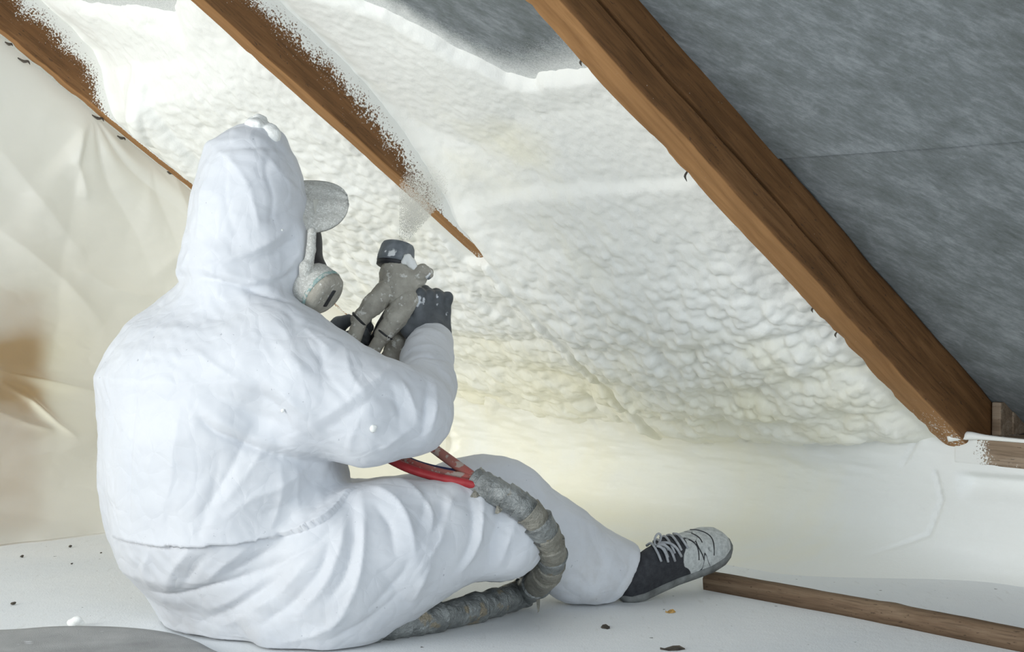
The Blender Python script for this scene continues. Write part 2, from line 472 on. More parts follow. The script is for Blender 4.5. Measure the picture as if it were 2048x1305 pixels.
# ------------------------------------------------------------------ signed distance modelling
class SDF:
    def __init__(s, lo, hi, h):
        s.lo = np.asarray(lo, float); s.h = h
        s.n = np.ceil((np.asarray(hi, float) - s.lo) / h).astype(int) + 1
        s.F = np.full(s.n, 1.0, np.float32)
    def _box(s, lo, hi):
        a = np.clip(np.floor((np.asarray(lo) - s.lo) / s.h).astype(int), 0, s.n - 1)
        b = np.clip(np.ceil((np.asarray(hi) - s.lo) / s.h).astype(int) + 1, 1, s.n)
        sl = tuple(slice(int(x), int(y)) for x, y in zip(a, b))
        g = np.meshgrid(*[(s.lo[i] + s.h * np.arange(a[i], b[i])).astype(np.float32) for i in range(3)], indexing='ij')
        return sl, np.stack(g, -1)
    def add(s, fn, lo, hi, k=0.03, op='u'):
        mg = k + 4 * s.h
        sl, P = s._box(np.asarray(lo) - mg, np.asarray(hi) + mg)
        d = fn(P).astype(np.float32); a = s.F[sl]
        if op == 'u':
            if k <= 0: s.F[sl] = np.minimum(a, d)
            else:
                t = np.clip(0.5 + 0.5 * (a - d) / k, 0, 1); s.F[sl] = a * (1 - t) + d * t - k * t * (1 - t)
        else:                                   # subtract
            d = -d
            t = np.clip(0.5 - 0.5 * (a - d) / k, 0, 1); s.F[sl] = a * (1 - t) + d * t + k * t * (1 - t)
    def cone(s, a, b, ra, rb, k=0.03, op='u'):
        a = np.asarray(a, float); b = np.asarray(b, float); ab = b - a; L = ab @ ab
        r = max(ra, rb)
        def fn(P):
            t = np.clip(((P - a) @ ab) / L, 0, 1)
            return np.linalg.norm(P - (a + t[..., None] * ab), axis=-1) - (ra + (rb - ra) * t)
        s.add(fn, np.minimum(a, b) - r, np.maximum(a, b) + r, k, op)
    def chain(s, pts, rads, k=0.03, k0=None):
        for i in range(len(pts) - 1):
            s.cone(pts[i], pts[i + 1], rads[i], rads[i + 1], (k0 if (i == 0 and k0) else k))
    def ell(s, c, ax, rad, k=0.03, op='u'):
        """ellipsoid with axes ax (3 unit rows) and radii rad"""
        c = np.asarray(c, float); A = np.asarray(ax, float); rad = np.asarray(rad, float)
        def fn(P):
            q = (P - c) @ A.T / rad
            l = np.linalg.norm(q, axis=-1); g = np.linalg.norm(q / rad, axis=-1)
            return l * (l - 1) / np.maximum(g, 1e-6)
        r = np.sqrt(((A * rad[:, None]) ** 2).sum(0))
        s.add(fn, c - r, c + r, k, op)
    def box(s, c, ax, half, rnd, k=0.02, op='u'):
        c = np.asarray(c, float); A = np.asarray(ax, float); half = np.asarray(half, float)
        def fn(P):
            q = np.abs((P - c) @ A.T) - (half - rnd)
            return np.linalg.norm(np.maximum(q, 0), axis=-1) + np.minimum(q.max(-1), 0) - rnd
        r = (np.abs(A) * half[:, None]).sum(0)
        s.add(fn, c - r, c + r, k, op)
    def mesh(s, name, attrs=None):
        V, Q = surface_nets(s.F, s.lo, s.h)
        return V, Q
def surface_nets(F, lo, h):
    nx, ny, nz = F.shape
    S = F < 0
    cs = [S[i:nx - 1 + i, j:ny - 1 + j, k:nz - 1 + k] for i in (0, 1) for j in (0, 1) for k in (0, 1)]
    cnt = sum(c.astype(np.int8) for c in cs)
    act = (cnt > 0) & (cnt < 8)
    idx = np.full(act.shape, -1, np.int64)
    I = np.argwhere(act); idx[act] = np.arange(len(I))
    corner = np.array([(i, j, k) for i in (0, 1) for j in (0, 1) for k in (0, 1)])
    vals = np.stack([F[I[:, 0] + c[0], I[:, 1] + c[1], I[:, 2] + c[2]] for c in corner], 1).astype(float)
    acc = np.zeros((len(I), 3)); num = np.zeros(len(I))
    for a in range(8):
        for b in range(a + 1, 8):
            if np.abs(corner[a] - corner[b]).sum() != 1: continue
            va, vb = vals[:, a], vals[:, b]
            m = (va < 0) != (vb < 0)
            t = np.where(m, va / np.where(m, va - vb, 1), 0)
            p = corner[a][None] + t[:, None] * (corner[b] - corner[a])[None]
            acc[m] += p[m]; num[m] += 1
    V = lo + h * (I + acc / num[:, None])
    quads = []
    for ax in range(3):
        o1, o2 = [(1, 2), (2, 0), (0, 1)][ax]
        sl0 = [slice(None)] * 3; sl1 = [slice(None)] * 3
        sl0[ax] = slice(0, F.shape[ax] - 1); sl1[ax] = slice(1, F.shape[ax])
        A, B = S[tuple(sl0)], S[tuple(sl1)]
        E = np.argwhere(A != B)
        ok = (E[:, o1] > 0) & (E[:, o2] > 0) & (E[:, o1] < F.shape[o1] - 1) & (E[:, o2] < F.shape[o2] - 1)
        E = E[ok]
        fl = A[E[:, 0], E[:, 1], E[:, 2]]
        def cell(d1, d2):
            C = E.copy(); C[:, o1] += d1; C[:, o2] += d2
            return idx[C[:, 0], C[:, 1], C[:, 2]]
        q = np.stack([cell(-1, -1), cell(0, -1), cell(0, 0), cell(-1, 0)], 1)
        q[~fl] = q[~fl][:, ::-1]
        quads.append(q)
    Q = np.vstack(quads)
    Q = Q[(Q >= 0).all(1)]
    return V, Q
def vnormals(V, Q):
    n = np.cross(V[Q[:, 2]] - V[Q[:, 0]], V[Q[:, 3]] - V[Q[:, 1]])
    N = np.zeros_like(V)
    for k in range(4): np.add.at(N, Q[:, k], n)
    return N / np.maximum(np.linalg.norm(N, axis=1), 1e-12)[:, None]
def laplacian(V, Q, it=3, lam=0.5):
    E = np.vstack([Q[:, [0, 1]], Q[:, [1, 2]], Q[:, [2, 3]], Q[:, [3, 0]]])
    cnt = np.zeros(len(V)); np.add.at(cnt, E[:, 0], 1); np.add.at(cnt, E[:, 1], 1)
    for _ in range(it):
        S = np.zeros_like(V)
        for k in range(3):
            S[:, k] = np.bincount(E[:, 0], V[E[:, 1], k], len(V)) + np.bincount(E[:, 1], V[E[:, 0], k], len(V))
        V = V + lam * (S / np.maximum(cnt, 1)[:, None] - V)
    return V

# ================================================================== THE SETTING
# ---- foam line tables (level distance q along the slope, depth d of the foam edge on each rafter's side)
R2Q = np.array([1.2, 1.80, 1.90, 1.973, 2.05, 2.103, 2.171, 2.213, 2.27, 2.353, 2.5, 3.0])
R2D = np.array([-.125, -.118, -.117, -.108, -.094, -.076, -.053, -.037, -.011, .012, .035, .045])
R1Q = np.array([1.2, 1.683, 1.751, 1.783, 1.808, 1.847, 1.873, 2.0, 2.2, 3.0])
R1D = np.array([-.125, -.122, -.108, -.089, -.056, -.016, -.006, -.006, -.005, .0])
RAFT = {'near': (1.866, 1.938, 0.125), 'mid': (2.716, 2.760, 0.125), 'far': (3.53, 3.566, 0.125), 'edge': (1.045, 1.112, 0.125)}

# ---- floor
nf = 2
me = bpy.data.meshes.new('floor')
fp = [(-4.5, -2.5, 0), (3.0, -2.5, 0), (3.0, 6.5, 0), (-4.5, 6.5, 0)]
me.from_pydata([(x, y, z - 0.0) for x, y, z in fp] + [(x, y, -0.05) for x, y, z in fp], [], [(0, 1, 2, 3), (7, 6, 5, 4), (0, 4, 5, 1), (1, 5, 6, 2), (2, 6, 7, 3), (3, 7, 4, 0)])
tag(link('floor', me, M['floor'], smooth_sh=False), 'white dusted attic floor boards', 'floor', kind='structure')

# ---- roof membrane: courses lapped at q = 2.25, each a thin sheet with a few sags
ceil = empty('ceiling', roofp(1.6, 2.4, -0.12), 'grey fleece roofing membrane stretched above the rafters', 'ceiling', kind='structure')
def membrane(q0, q1, e0, e1, d0, d1):
    nq = max(3, int((q1 - q0) / 0.02)); ne = max(3, int((e1 - e0) / 0.03))
    Q, E = np.meshgrid(np.linspace(q0, q1, nq), np.linspace(e0, e1, ne), indexing='ij')
    t = (Q - q0) / (q1 - q0)
    D = d0 + (d1 - d0) * t + 0.003 * fbm(np.stack([Q, E, Q * 0], -1), 3.0, 2, 5)
    # where the foam front fades out upwards in the middle bay
    spray = np.exp(-np.maximum(front_q(E) - Q, 0) / 0.05) * smooth(1.93, 1.97, E) * 0.75
    V = roofp(Q, E, D).reshape(-1, 3)
    me = fast_mesh('membrane', V, grid_faces(nq, ne), {'spray': spray})
    return link('membrane_sheet', me, M['membrane'], ceil)
def front_q(E):
    """upper edge of the sprayed foam"""
    mid = np.interp(E, [1.93, 2.12, 2.26, 2.32, 2.38, 2.446, 2.53, 2.72], [1.972, 1.988, 2.0, 1.975, 1.90, 1.79, 1.71, 1.62])
    far = np.interp(E, [2.75, 2.85, 2.95, 3.1, 3.3, 3.53], [1.56, 1.55, 1.62, 1.69, 1.62, 1.55])
    return np.where(E < 2.74, mid, far)
membrane(-0.6, 1.0, -1.2, 4.6, -0.122, -0.122)
membrane(0.97, 2.25, -1.2, 4.6, -0.126, -0.120)
membrane(2.215, 3.42, -1.2, 4.6, -0.128, -0.126)

# ---- rafters: a thing each
def rafter(key, label, q0, q1, split=False, edge_rough=0.004, seed=0):
    e0, e1, dep = RAFT[key]
    origin = roofp(np.array(q0), np.array((e0 + e1) / 2), np.array(0.0))
    L = (q1 - q0) / math.cos(PITCH)
    mw = frame_matrix(origin, RD, EV, NV)          # local x down the slope, y along the eaves, z into the room
    w = e1 - e0
    nx = int(L / 0.012)
    # section outline: dense on the -e side and the underside
    ys, zs = [], []
    b = 0.004
    side = np.linspace(-dep, -b, 22)
    if split: side = np.unique(np.concatenate([side, np.linspace(-0.072, -0.048, 17)]))
    sec = [(-w / 2, z) for z in side] + [(-w / 2 + b * 0.3, -b * 0.3)] + [(y, 0.0) for y in np.linspace(-w / 2 + b, w / 2 - b, 8)] + [(w / 2 - b * 0.3, -b * 0.3)] + [(w / 2, z) for z in np.linspace(-b, -dep, 8)]
    sec = np.array(sec); ns = len(sec)
    X = np.linspace(0, L, nx)
    V = np.zeros((nx, ns, 3))
    V[..., 0] = X[:, None]; V[..., 1] = sec[None, :, 0]; V[..., 2] = sec[None, :, 1]
    P = V + np.array([seed * 3.1, 0, 0])
    V[..., 1] += edge_rough * 0.7 * fbm(P * np.array([1, .3, .3]), 5, 3, seed)
    V[..., 2] += edge_rough * 0.5 * fbm(P * np.array([1, .6, .3]), 9, 4, seed + 3)
    # chipped lower arrises
    for yy in (-w / 2, w / 2):
        near = np.exp(-((V[..., 1] - yy) ** 2 + V[..., 2] ** 2) / 0.00025)
        chip = np.maximum(fbm(P * np.array([1, 0, 0]), 16, 4, seed + 8), 0.05) - 0.05
        V[..., 2] -= near * chip * edge_rough * 1.6
        V[..., 1] -= near * chip * edge_rough * 1.2 * np.sign(yy)
    if split:                                       # the long drying crack along the side
        zc = np.interp(X, [0, 0.25 * L, 0.8 * L, L], split)
        left = np.abs(sec[:, 0] + w / 2) < 1e-6
        dz = V[..., 2] - zc[:, None]
        zc = zc + 0.003 * fbm(np.stack([X, X * 0, X * 0], -1), 7, 3, 4)
        dz = V[..., 2] - zc[:, None]
        crack = np.exp(-(dz / 0.0028) ** 2) * left[None, :] * np.interp(X, [0, .3, L * .86, L * .92], [1, 1, 1, 0])[:, None]
        V[..., 1] += crack * 0.016 - (dz > 0) * left[None, :] * 0.0015
    q = q0 + X * math.cos(PITCH)
    if key == 'mid': de = np.interp(q, R2Q, R2D)
    elif key == 'far': de = np.interp(q, R1Q, R1D)
    else: de = np.full(nx, -9.0)
    left = (sec[:, 0] < -w / 2 + 0.003)
    hgt = (sec[None, :, 1] - de[:, None])
    spray = np.where(left[None, :], np.clip(1.0 - hgt / 0.10, 0, 1) ** 1.3, 0.0)
    if key == 'mid':
        u = np.exp(-np.maximum(2.40 - q, 0) / 0.06)[:, None] * np.ones((1, ns)); spray = np.where(left[None, :], spray, u * 0.75)
    if key == 'far':
        u = np.exp(-np.maximum(2.30 - q, 0) / 0.25)[:, None] * np.ones((1, ns)); spray = np.where(left[None, :], spray, u * 0.5)
    if key == 'near':
        u = np.exp(-np.maximum(2.86 - q, 0) / 0.05)[:, None] * np.ones((1, ns)); spray = np.where(left[None, :], 0.0, u * 0.30)
    F = grid_faces(nx, ns, flip=False)
    Vf = V.reshape(-1, 3)
    under_tone = np.broadcast_to(((sec[:, 0] > -w / 2 + 0.003) & (sec[:, 1] > -0.004))[None, :], (nx, ns)).astype(float)
    me = fast_mesh('rafter', Vf, F, {'spray': spray, 'under_tone': under_tone})
    bm = bmesh.new(); bm.from_mesh(me)
    bmesh.ops.holes_fill(bm, edges=[e for e in bm.edges if e.is_boundary], sides=0)
    bmesh.ops.recalc_face_normals(bm, faces=bm.faces[:]); bm.to_mesh(me); bm.free()
    o = link('rafter', me, M['rafter'], matrix=mw)
    return tag(o, label, 'rafter', 'timber rafters')
rafter('near', 'bare brown timber rafter with a long crack, beside the uncovered grey membrane', -0.6, 3.06, split=[-0.058, -0.062, -0.055, -0.05], edge_rough=0.006, seed=2)
rafter('mid', 'brown timber rafter half buried in foam, spray mist striking its edge', -0.6, 3.0, seed=5)
rafter('far', 'brown timber rafter that the plastic sheet hangs from', -0.6, 3.0, seed=9)
rafter('edge', 'timber rafter next to the bare membrane, seam running past it', -0.6, 3.06, seed=14)

# ---- eaves: added light-stop board, wall plate, packing blocks in the dark gap
def box_qez(name, q0, q1, e0, e1, z0, z1, mat, parent=None, bev=0.004):
    me = bevel_box(e1 - e0, q1 - q0, z1 - z0, bev)
    c = qez((q0 + q1) / 2, (e0 + e1) / 2, (z0 + z1) / 2)
    return link(name, me, mat, parent, matrix=frame_matrix(c, EV, -RH, ZV), smooth_sh=False)
tag(box_qez('eaves_light_stop', 3.36, 3.40, -1.2, 4.6, -0.05, 0.20, M['plate_wood']), 'added board keeping outside light out of the eaves gap', 'wall', kind='structure')  # unseen board added so no sky light leaks in behind the plate

# ---- knee wall: sprayed white, with the wall plate bare at its right end
def knee_wall():
    e = np.arange(0.2, 4.3, 0.006); s = np.linspace(0, 1, 92)
    z = 0.335 * (1 - s)
    Z, E = np.meshgrid(z, e, indexing='ij')
    foot = 0.30 * np.exp(-Z / 0.030) * smooth(1.75, 2.15, E) + 0.05 * np.exp(-Z / 0.02) * (1 - smooth(1.75, 2.15, E))
    top_cut = smooth(1.95, 2.15, E)
    Q = 2.955 - foot
    P = np.stack([E, Z * 2, np.zeros_like(E)], -1)
    left = smooth(1.9, 2.3, E)
    Q -= left * (0.055 + 0.03 * fbm(P, 6, 3, 44)) * smooth(0.16, 0.32, Z)
    fw1, vw1 = cells2(E + .02 * fbm(P, 8, 2, 5), Z + .02 * fbm(P, 8, 2, 6), .06, 13)
    Q -= left * smooth(0.19, 0.29, Z) * .014 * vw1 * np.sqrt(np.maximum(1 - (fw1 / .8) ** 2, 0))
    Q -= (0.006 * fbm(P, 5, 3, 3) + 0.004 * fbm(P * np.array([1, 3, 1]), 14, 3, 9)) * (0.35 + 0.65 * left)
    lump = smooth(2.35, 2.9, E) * (0.018 * fbm(P, 7, 3, 21) + 0.010)
    Q -= lump * smooth(0.02, 0.12, Z)
    # board ledge at the bare end: the upper board stands proud of the panel below it
    bare = 1 - smooth(1.86, 1.90, E)
    zl = 0.222 + 0.02 * (1.9 - E)
    Q += bare * (0.022 * (1 - smooth(zl - 0.022, zl - 0.002, Z)) * smooth(zl - 0.075, zl - 0.03, Z))
    # sprayed-over crack
    for pts in ([(1868, 945), (1882, 1000), (1872, 1030), (1862, 1070), (1790, 1100)], [(1835, 880), (1815, 915), (1805, 930)]):
        ce, cz = [], []
        for (u, v) in pts:
            r = ray(u, v); t = 2.95 / (r @ RH); p = EYE + r * t
            ce.append(p @ EV); cz.append(p[2])
        best = np.full(E.shape, 9.0)
        for k in range(len(ce) - 1):
            ax, az = ce[k], cz[k]; bx, bz = ce[k + 1], cz[k + 1]
            t = np.clip(((E - ax) * (bx - ax) + (Z - az) * (bz - az)) / ((bx - ax) ** 2 + (bz - az) ** 2), 0, 1)
            best = np.minimum(best, np.hypot(E - ax - t * (bx - ax), Z - az - t * (bz - az)))
        Q += 0.007 * np.exp(-(best / 0.004) ** 2)
    Zt = np.where(E < 2.0, np.minimum(Z, 0.292 - 0.0 * E), Z)
    V = qez(Q, E, Zt)
    cream = 0.42 * smooth(1.75, 2.7, E) - 0.14
    me = fast_mesh('wall', V.reshape(-1, 3), grid_faces(*V.shape[:2]), {'cream': cream})
    o = link('wall_knee', me, M['wall'])
    return tag(o, 'low white sprayed knee wall with a fine crack under the roof slope', 'wall', kind='structure')
knee_wall()
plate = box_qez('wall_plate', 2.953, 3.10, -0.6, 1.90, 0.232, 0.288, M['plate_wood'], bev=0.004)
me = plate.data
bm = bmesh.new(); bm.from_mesh(me)
bmesh.ops.subdivide_edges(bm, edges=[e_ for e_ in bm.edges if e_.calc_length() > 1.0], cuts=120, use_grid_fill=True)
bm.to_mesh(me); bm.free()
vv = np.zeros(len(me.vertices) * 3); me.vertices.foreach_get('co', vv); vv = vv.reshape(-1, 3)
pe = vv[:, 0] + (1.90 - 0.6) / 2
a_ = me.attributes.new('spray', 'FLOAT', 'POINT')
a_.data.foreach_set('value', (-0.05 + 1.0 * smooth(1.79, 1.88, pe) + 0.25 * (vv[:, 2] < 0)).astype(np.float32))
tag(plate, 'weathered timber wall plate under the foot of the bare rafter', 'beam')
bead = tube_mesh(np.array([roofp(np.array(2.93), np.array(1.90), np.array(.0)) + ZV * .005, qez(2.945, 1.86, .293), qez(2.95, 1.80, .291), qez(2.95, 1.6, .290), qez(2.95, 1.2, .290), qez(2.95, .8, .290)]), [.010, .009, .005, .0032, .003, .003], 10, 40)
o_ = link('foam_bead', bead, M['foam'], plate)
o_.matrix_parent_inverse = frame_matrix(qez((2.953 + 3.10) / 2, (1.90 - 0.6) / 2, .26), EV, -RH, ZV).inverted()
def eaves_block(u, v, q, w, h, label):
    r = ray(u, v); p = EYE + r * (q / (r @ RH)); e = p @ EV - .010
    o = box_qez('packing_block', q, q + .05, e - w / 2, e + w / 2, .2875, .2875 + h, M['plate_wood'], bev=.003)
    return tag(o, label, 'block', 'packing blocks in the eaves gap')
eaves_block(1984, 850, 3.03, .022, .072, 'narrow pale timber block on the plate right behind the rafter foot')
eaves_block(2008, 860, 3.075, .026, .050, 'short dark timber block on the plate beside the narrow pale one')

# ---- spray foam between the rafters: one continuous sprayed mass
def foam():
    st = 0.0036
    q = np.arange(1.25, 2.99, st * math.cos(PITCH)); e = np.arange(1.935, 3.545, st)
    Q, E = np.meshgrid(q, e, indexing='ij')
    # edge depths on either side of each bay
    r2 = np.interp(Q, R2Q, R2D); r1 = np.interp(Q, R1Q, R1D)
    r3 = np.interp(Q, [1.2, 1.95, 2.0, 2.3, 2.6, 2.8, 3.0], [-.14, -.135, -.095, -.075, -.045, -.01, .0])
    r2b = np.interp(Q, [1.2, 1.6, 1.75, 2.0, 2.3, 3.0], [-.14, -.12, -.085, -.045, -.005, .04])
    t = np.clip((E - 1.938) / (2.716 - 1.938), 0, 1)
    sag = np.sin(np.pi * t)
    D_mid = r3 * (1 - t) + r2 * t + sag * np.interp(Q, [1.9, 2.05, 2.3, 2.5, 2.7, 2.9, 3.0], [-.01, -.02, -.012, .012, .022, .01, .0])
    D_mid -= np.interp(t, [0.55, 0.8, 0.93, 1], [0, .026, .02, 0]) * np.interp(Q, [1.8, 2.1, 2.35, 2.5], [.6, 1, .7, 0])
    t2 = np.clip((E - 2.76) / (3.53 - 2.76), 0, 1)
    D_far = r2b * (1 - t2) + r1 * t2 + np.sin(np.pi * t2) * np.interp(Q, [1.5, 1.8, 2.1, 2.6, 3.0], [.0, .015, .02, .02, .01])
    D = np.where(E < 2.738, D_mid, D_far)
    hwid = 0.04 + 0.09 * smooth(2.36, 2.5, Q)
    bl = smooth(0, 1, (E - 2.738 + hwid) / (2 * hwid)); D = np.where(np.abs(E - 2.738) < hwid, D_mid * (1 - bl) + D_far * bl, D)
    D = np.maximum(D, -0.106 + 0.006 * fbm(np.stack([Q, E, Q * 0], -1), 7, 2, 14))
    # fade to nothing above the sprayed front
    fq = front_q(E)
    D = D + (-.165 - D) * (1 - smooth(-0.035, 0.035 + 0.05 * smooth(2.32, 2.45, E), Q - fq + 0.012 * fbm(np.stack([Q, E, Q * 0], -1), 22, 3, 4)))
    # thin dusted film above the front on the membrane
    W = np.stack([Q / math.cos(PITCH), E, np.zeros_like(Q)], -1)
    S = Q / math.cos(PITCH)
    # ledges where the lower pass starts and at the lap
    D += 0.012 * smooth(-.012, .012, Q - 2.237 - 0.008 * fbm(W, 6, 2, 8)) * (E < 2.74) * smooth(1.9, 2.1, E)
    wx = 0.014 * fbm(W, 9, 2, 31); wy = 0.014 * fbm(W, 9, 2, 37)
    # bubbles: small and shallow high up, fat lower down
    wgt = smooth(2.66, 2.82, E)
    amp = (1 - wgt) * np.interp(Q, [1.9, 2.15, 2.3, 2.45, 2.62, 2.80, 2.90, 2.96], [.05, .12, .22, .6, 1.0, .95, .45, .12]) + wgt * np.interp(Q, [1.6, 1.9, 2.1, 2.35, 2.6, 2.85, 2.95], [.12, .3, .5, .75, .7, .45, .1])
    patch = smooth(-0.45, 0.5, fbm(W, 4.5, 3, 77))
    f1, v1 = cells2(E + wx, S + wy, 0.055, 3)
    f2, v2 = cells2(E + wx * 0.7, S + wy * 0.7, 0.027, 5)
    f3, v3 = cells2(E + wx * 0.4, S + wy * 0.4, 0.0135, 9)
    B = (0.018 * (0.35 + 0.65 * v1) * np.sqrt(np.maximum(1 - (f1 / 0.82) ** 2, 0)) * patch
         + 0.0180 * (0.3 + 0.7 * v2) * np.sqrt(np.maximum(1 - (f2 / 0.80) ** 2, 0))
         + 0.0062 * (0.3 + 0.7 * v3) * np.sqrt(np.maximum(1 - (f3 / 0.80) ** 2, 0)))
    D += amp * B
    D += 0.0022 * (1 - 0.6 * amp) * np.sqrt(np.maximum(1 - (f3 / 0.8) ** 2, 0)) * v3
    D += 0.016 * fbm(W, 5, 3, 55) * np.clip(amp + .15, 0, 1)
    # rounded horizontal swells and deep creases of the lower passes
    sw = np.interp(Q, [2.45, 2.6, 2.85, 2.97], [0, 1, 1, 0])
    D += sw * 0.014 * np.abs(np.sin((S + 0.035 * fbm(W * np.array([1, .5, 1]), 6, 2, 91)) * 22)) - sw * 0.008
    # the long roll of foam in the far bay
    for (u0, v0, u1, v1_, w, h) in ((270, 190, 390, 300, .05, .035), (255, 160, 300, 250, .03, .02)):
        def qe(u, v):
            r = ray(u, v); tt = (NV @ (roofp(np.array(Q1), np.array(0.), np.array(0.)) - EYE) - 0.03) / (NV @ r); p = EYE + r * tt
            return p @ RH, p @ EV
        qa, ea = qe(u0, v0); qb, eb = qe(u1, v1_)
        tt = np.clip(((Q - qa) * (qb - qa) + (E - ea) * (eb - ea)) / ((qb - qa) ** 2 + (eb - ea) ** 2), 0, 1)
        dist = np.hypot((Q - qa - tt * (qb - qa)) * 1.2, E - ea - tt * (eb - ea))
        D += h * np.sqrt(np.maximum(1 - (dist / w) ** 2, 0)) * 0.8
    foot = smooth(2.68, 2.84, Q)
    D += foot * (0.022 * fbm(W * np.array([.5, 1, 1]), 7, 3, 41) + 0.012 * np.sqrt(np.maximum(1 - (f1 / .8) ** 2, 0)) * v1)
    # close down onto the knee wall at the foot
    D = np.where(Q > 2.9, D - (Q - 2.9) * 0.35, D)
    # keep clear of the bare part of the rafter sides
    for (ec, tab_q, tab_d) in ((2.716, R2Q, R2D), (3.53, R1Q, R1D)):
        k = smooth(0.05 if ec < 3 else 0.09, 0.0, ec - E) * ((E <= ec + 0.001) | (ec > 3))
        lim = np.interp(Q, tab_q, tab_d) + 0.004 * fbm(W, 40, 2, 12)
        D = D * (1 - k * 0.8) + lim * k * 0.8
    k = (E > 2.716) & (E < 2.80)
    D = np.where(k & (Q < 2.36), np.minimum(D, -0.004 - 0.03 * (2.36 - Q)), D)
    k = smooth(1.99, 1.945, E); D = D * (1 - k) + np.minimum(D, -0.012) * k
    for _ in range(2):
        Dp = np.pad(D, 1, mode='edge')
        D = 0.36 * D + 0.16 * (Dp[:-2, 1:-1] + Dp[2:, 1:-1] + Dp[1:-1, :-2] + Dp[1:-1, 2:])
    V = roofp(Q, E, D).reshape(-1, 3)
    cream = 0.32 * smooth(2.4, 2.85, Q) - 0.10 + 0.22 * np.exp(-(((Q - 2.15) / .12) ** 2 + ((E - 2.42) / .14) ** 2)) + 0.22 * np.exp(-(((Q - 2.4) / .12) ** 2 + ((E - 2.42) / .08) ** 2)) + 0.05 * (E > 2.74)
    me = fast_mesh('foam', V, grid_faces(*Q.shape), {'cream': cream})
    o = link('spray_foam', me, M['foam'])
    return tag(o, 'lumpy cream spray foam covering the roof slope between the rafters', 'foam', kind='stuff')
foam()

M['gable'] = mat_simple('gable_plaster', (0.42, 0.42, 0.35), (0.55, 0.54, 0.46), 3, 0.8, 0.3, 0.003)
# ---- gable end behind the sheet
tag(box_qez('wall_gable', -1.2, 3.4, 4.60, 4.64, 0.0, 2.4, M['gable']), 'pale gable wall beyond the plastic sheet', 'wall', kind='structure')

# ================================================================== PLASTIC SHEET
def seg_dist(Qa, Za, pts):
    best = np.full(Qa.shape, 9.0); tt = np.zeros(Qa.shape); L = 0
    tot = sum(math.hypot(pts[k + 1][0] - pts[k][0], pts[k + 1][1] - pts[k][1]) for k in range(len(pts) - 1))
    for k in range(len(pts) - 1):
        ax, az = pts[k]; bx, bz = pts[k + 1]; l = math.hypot(bx - ax, bz - az)
        t = np.clip(((Qa - ax) * (bx - ax) + (Za - az) * (bz - az)) / (l * l), 0, 1)
        d = np.hypot(Qa - ax - t * (bx - ax), Za - az - t * (bz - az))
        m = d < best; best = np.where(m, d, best); tt = np.where(m, (L + t * l) / tot, tt); L += l
    return best, tt
def plastic():
    E0 = 3.574
    nq, nz = 420, 300
    q = np.linspace(0.75, 2.93, nq); s = np.linspace(0, 1, nz)
    Q, S = np.meshgrid(q, s, indexing='ij')
    ztop = Z1 - (Q - Q1) * TANP + 0.002
    Zc = ztop * (1 - S) + 0.004 * S
    P = np.stack([Q, Zc, Q * 0], -1)
    hang = np.minimum(1, (ztop - Zc) / 0.10) * np.minimum(1, (Zc + 0.03) / 0.12)
    D = 0.022 * fbm(P, 2.0, 2, 61) * hang
    def qz(u, v):
        r = ray(u, v); p = EYE + r * (E0 / (r @ EV)); return (p @ RH, p[2])
    # fans of folds running from the staples on the rafter
    for (u, v, n, a0, a1, amp, R) in ((187, 228, 7, -2.2, -0.85, .010, .45), (300, 322, 4, -1.7, -0.8, .005, .35)):
        qc, zc = qz(u, v)
        ang = np.arctan2(Zc - zc, Q - qc); rad = np.hypot(Q - qc, Zc - zc)
        w = smooth(a0 - .25, a0 + .1, ang) * smooth(a1 + .25, a1 - .1, ang)
        D += w * amp * np.abs(np.sin(ang * n + 2.2 * fbm(P, 3, 2, int(u)))) * smooth(0, .12, rad) * np.exp(-(rad / R) ** 2)
    # stretched bright folds low on the left
    for (pts, w, h) in (([(-60, 728), (0, 742), (95, 762), (195, 783)], .012, .026), ([(-60, 800), (0, 826), (50, 845), (98, 858)], .009, .02),
                        ([(0, 768), (60, 800), (110, 845), (148, 872)], .009, .018), ([(0, 465), (120, 560), (210, 650)], .035, .02), ([(150, 540), (230, 580), (330, 600)], .03, .014),
                        ([(0, 300), (90, 420), (170, 520)], .04, .014), ([(160, 265), (150, 330), (170, 400)], .018, .018), ([(0, 915), (110, 905), (200, 880)], .06, .02), ([(330, 300), (390, 480), (300, 560)], .03, .01)):
        d, t = seg_dist(Q, Zc, [qz(*p) for p in pts])
        D += h * np.exp(-np.abs(d / w) ** 1.3) * np.sin(np.pi * np.clip(t * .9 + .08, 0, 1)) ** .6
    D += 0.003 * np.abs(fbm(P * np.array([1, 2.5, 1]), 9, 3, 66)) * hang
    # bottom runs out a little over the floor
    D += 0.05 * np.exp(-Zc / 0.025) * (0.6 + 0.4 * fbm(P, 8, 2, 3))
    V = qez(Q, E0 - np.maximum(D, -0.05) * 1.0, Zc)
    qa, za = qz(40, 720)
    clear = 0.10 + 0.85 * np.exp(-(((Q - qa) / .13) ** 2 + ((Zc - za) / .17) ** 2)) + 0.35 * smooth(.75, .25, Zc) * smooth(2.0, 1.6, Q)
    clear *= 0.75 + 0.5 * fbm(P * np.array([1, 2.2, 1]), 5, 3, 71)
    clear = np.clip(clear, 0.04, 1)
    me = fast_mesh('sheet', V.reshape(-1, 3), grid_faces(nq, nz), {'clear': clear})
    o = link('plastic_sheet', me, M['plastic'])
    return tag(o, 'milky translucent plastic sheet hanging from the rafter down to the floor', 'sheet')
plastic()
rb_ = ray(62, 730); BOARD_Q = float((EYE + rb_ * (3.80 / (rb_ @ EV))) @ RH)
ob = box_qez('wooden_board', 1.10, BOARD_Q, 3.80, 3.83, 0.0, 0.60, M['ochre'])
tag(ob, 'ochre board standing behind the plastic sheet', 'board')

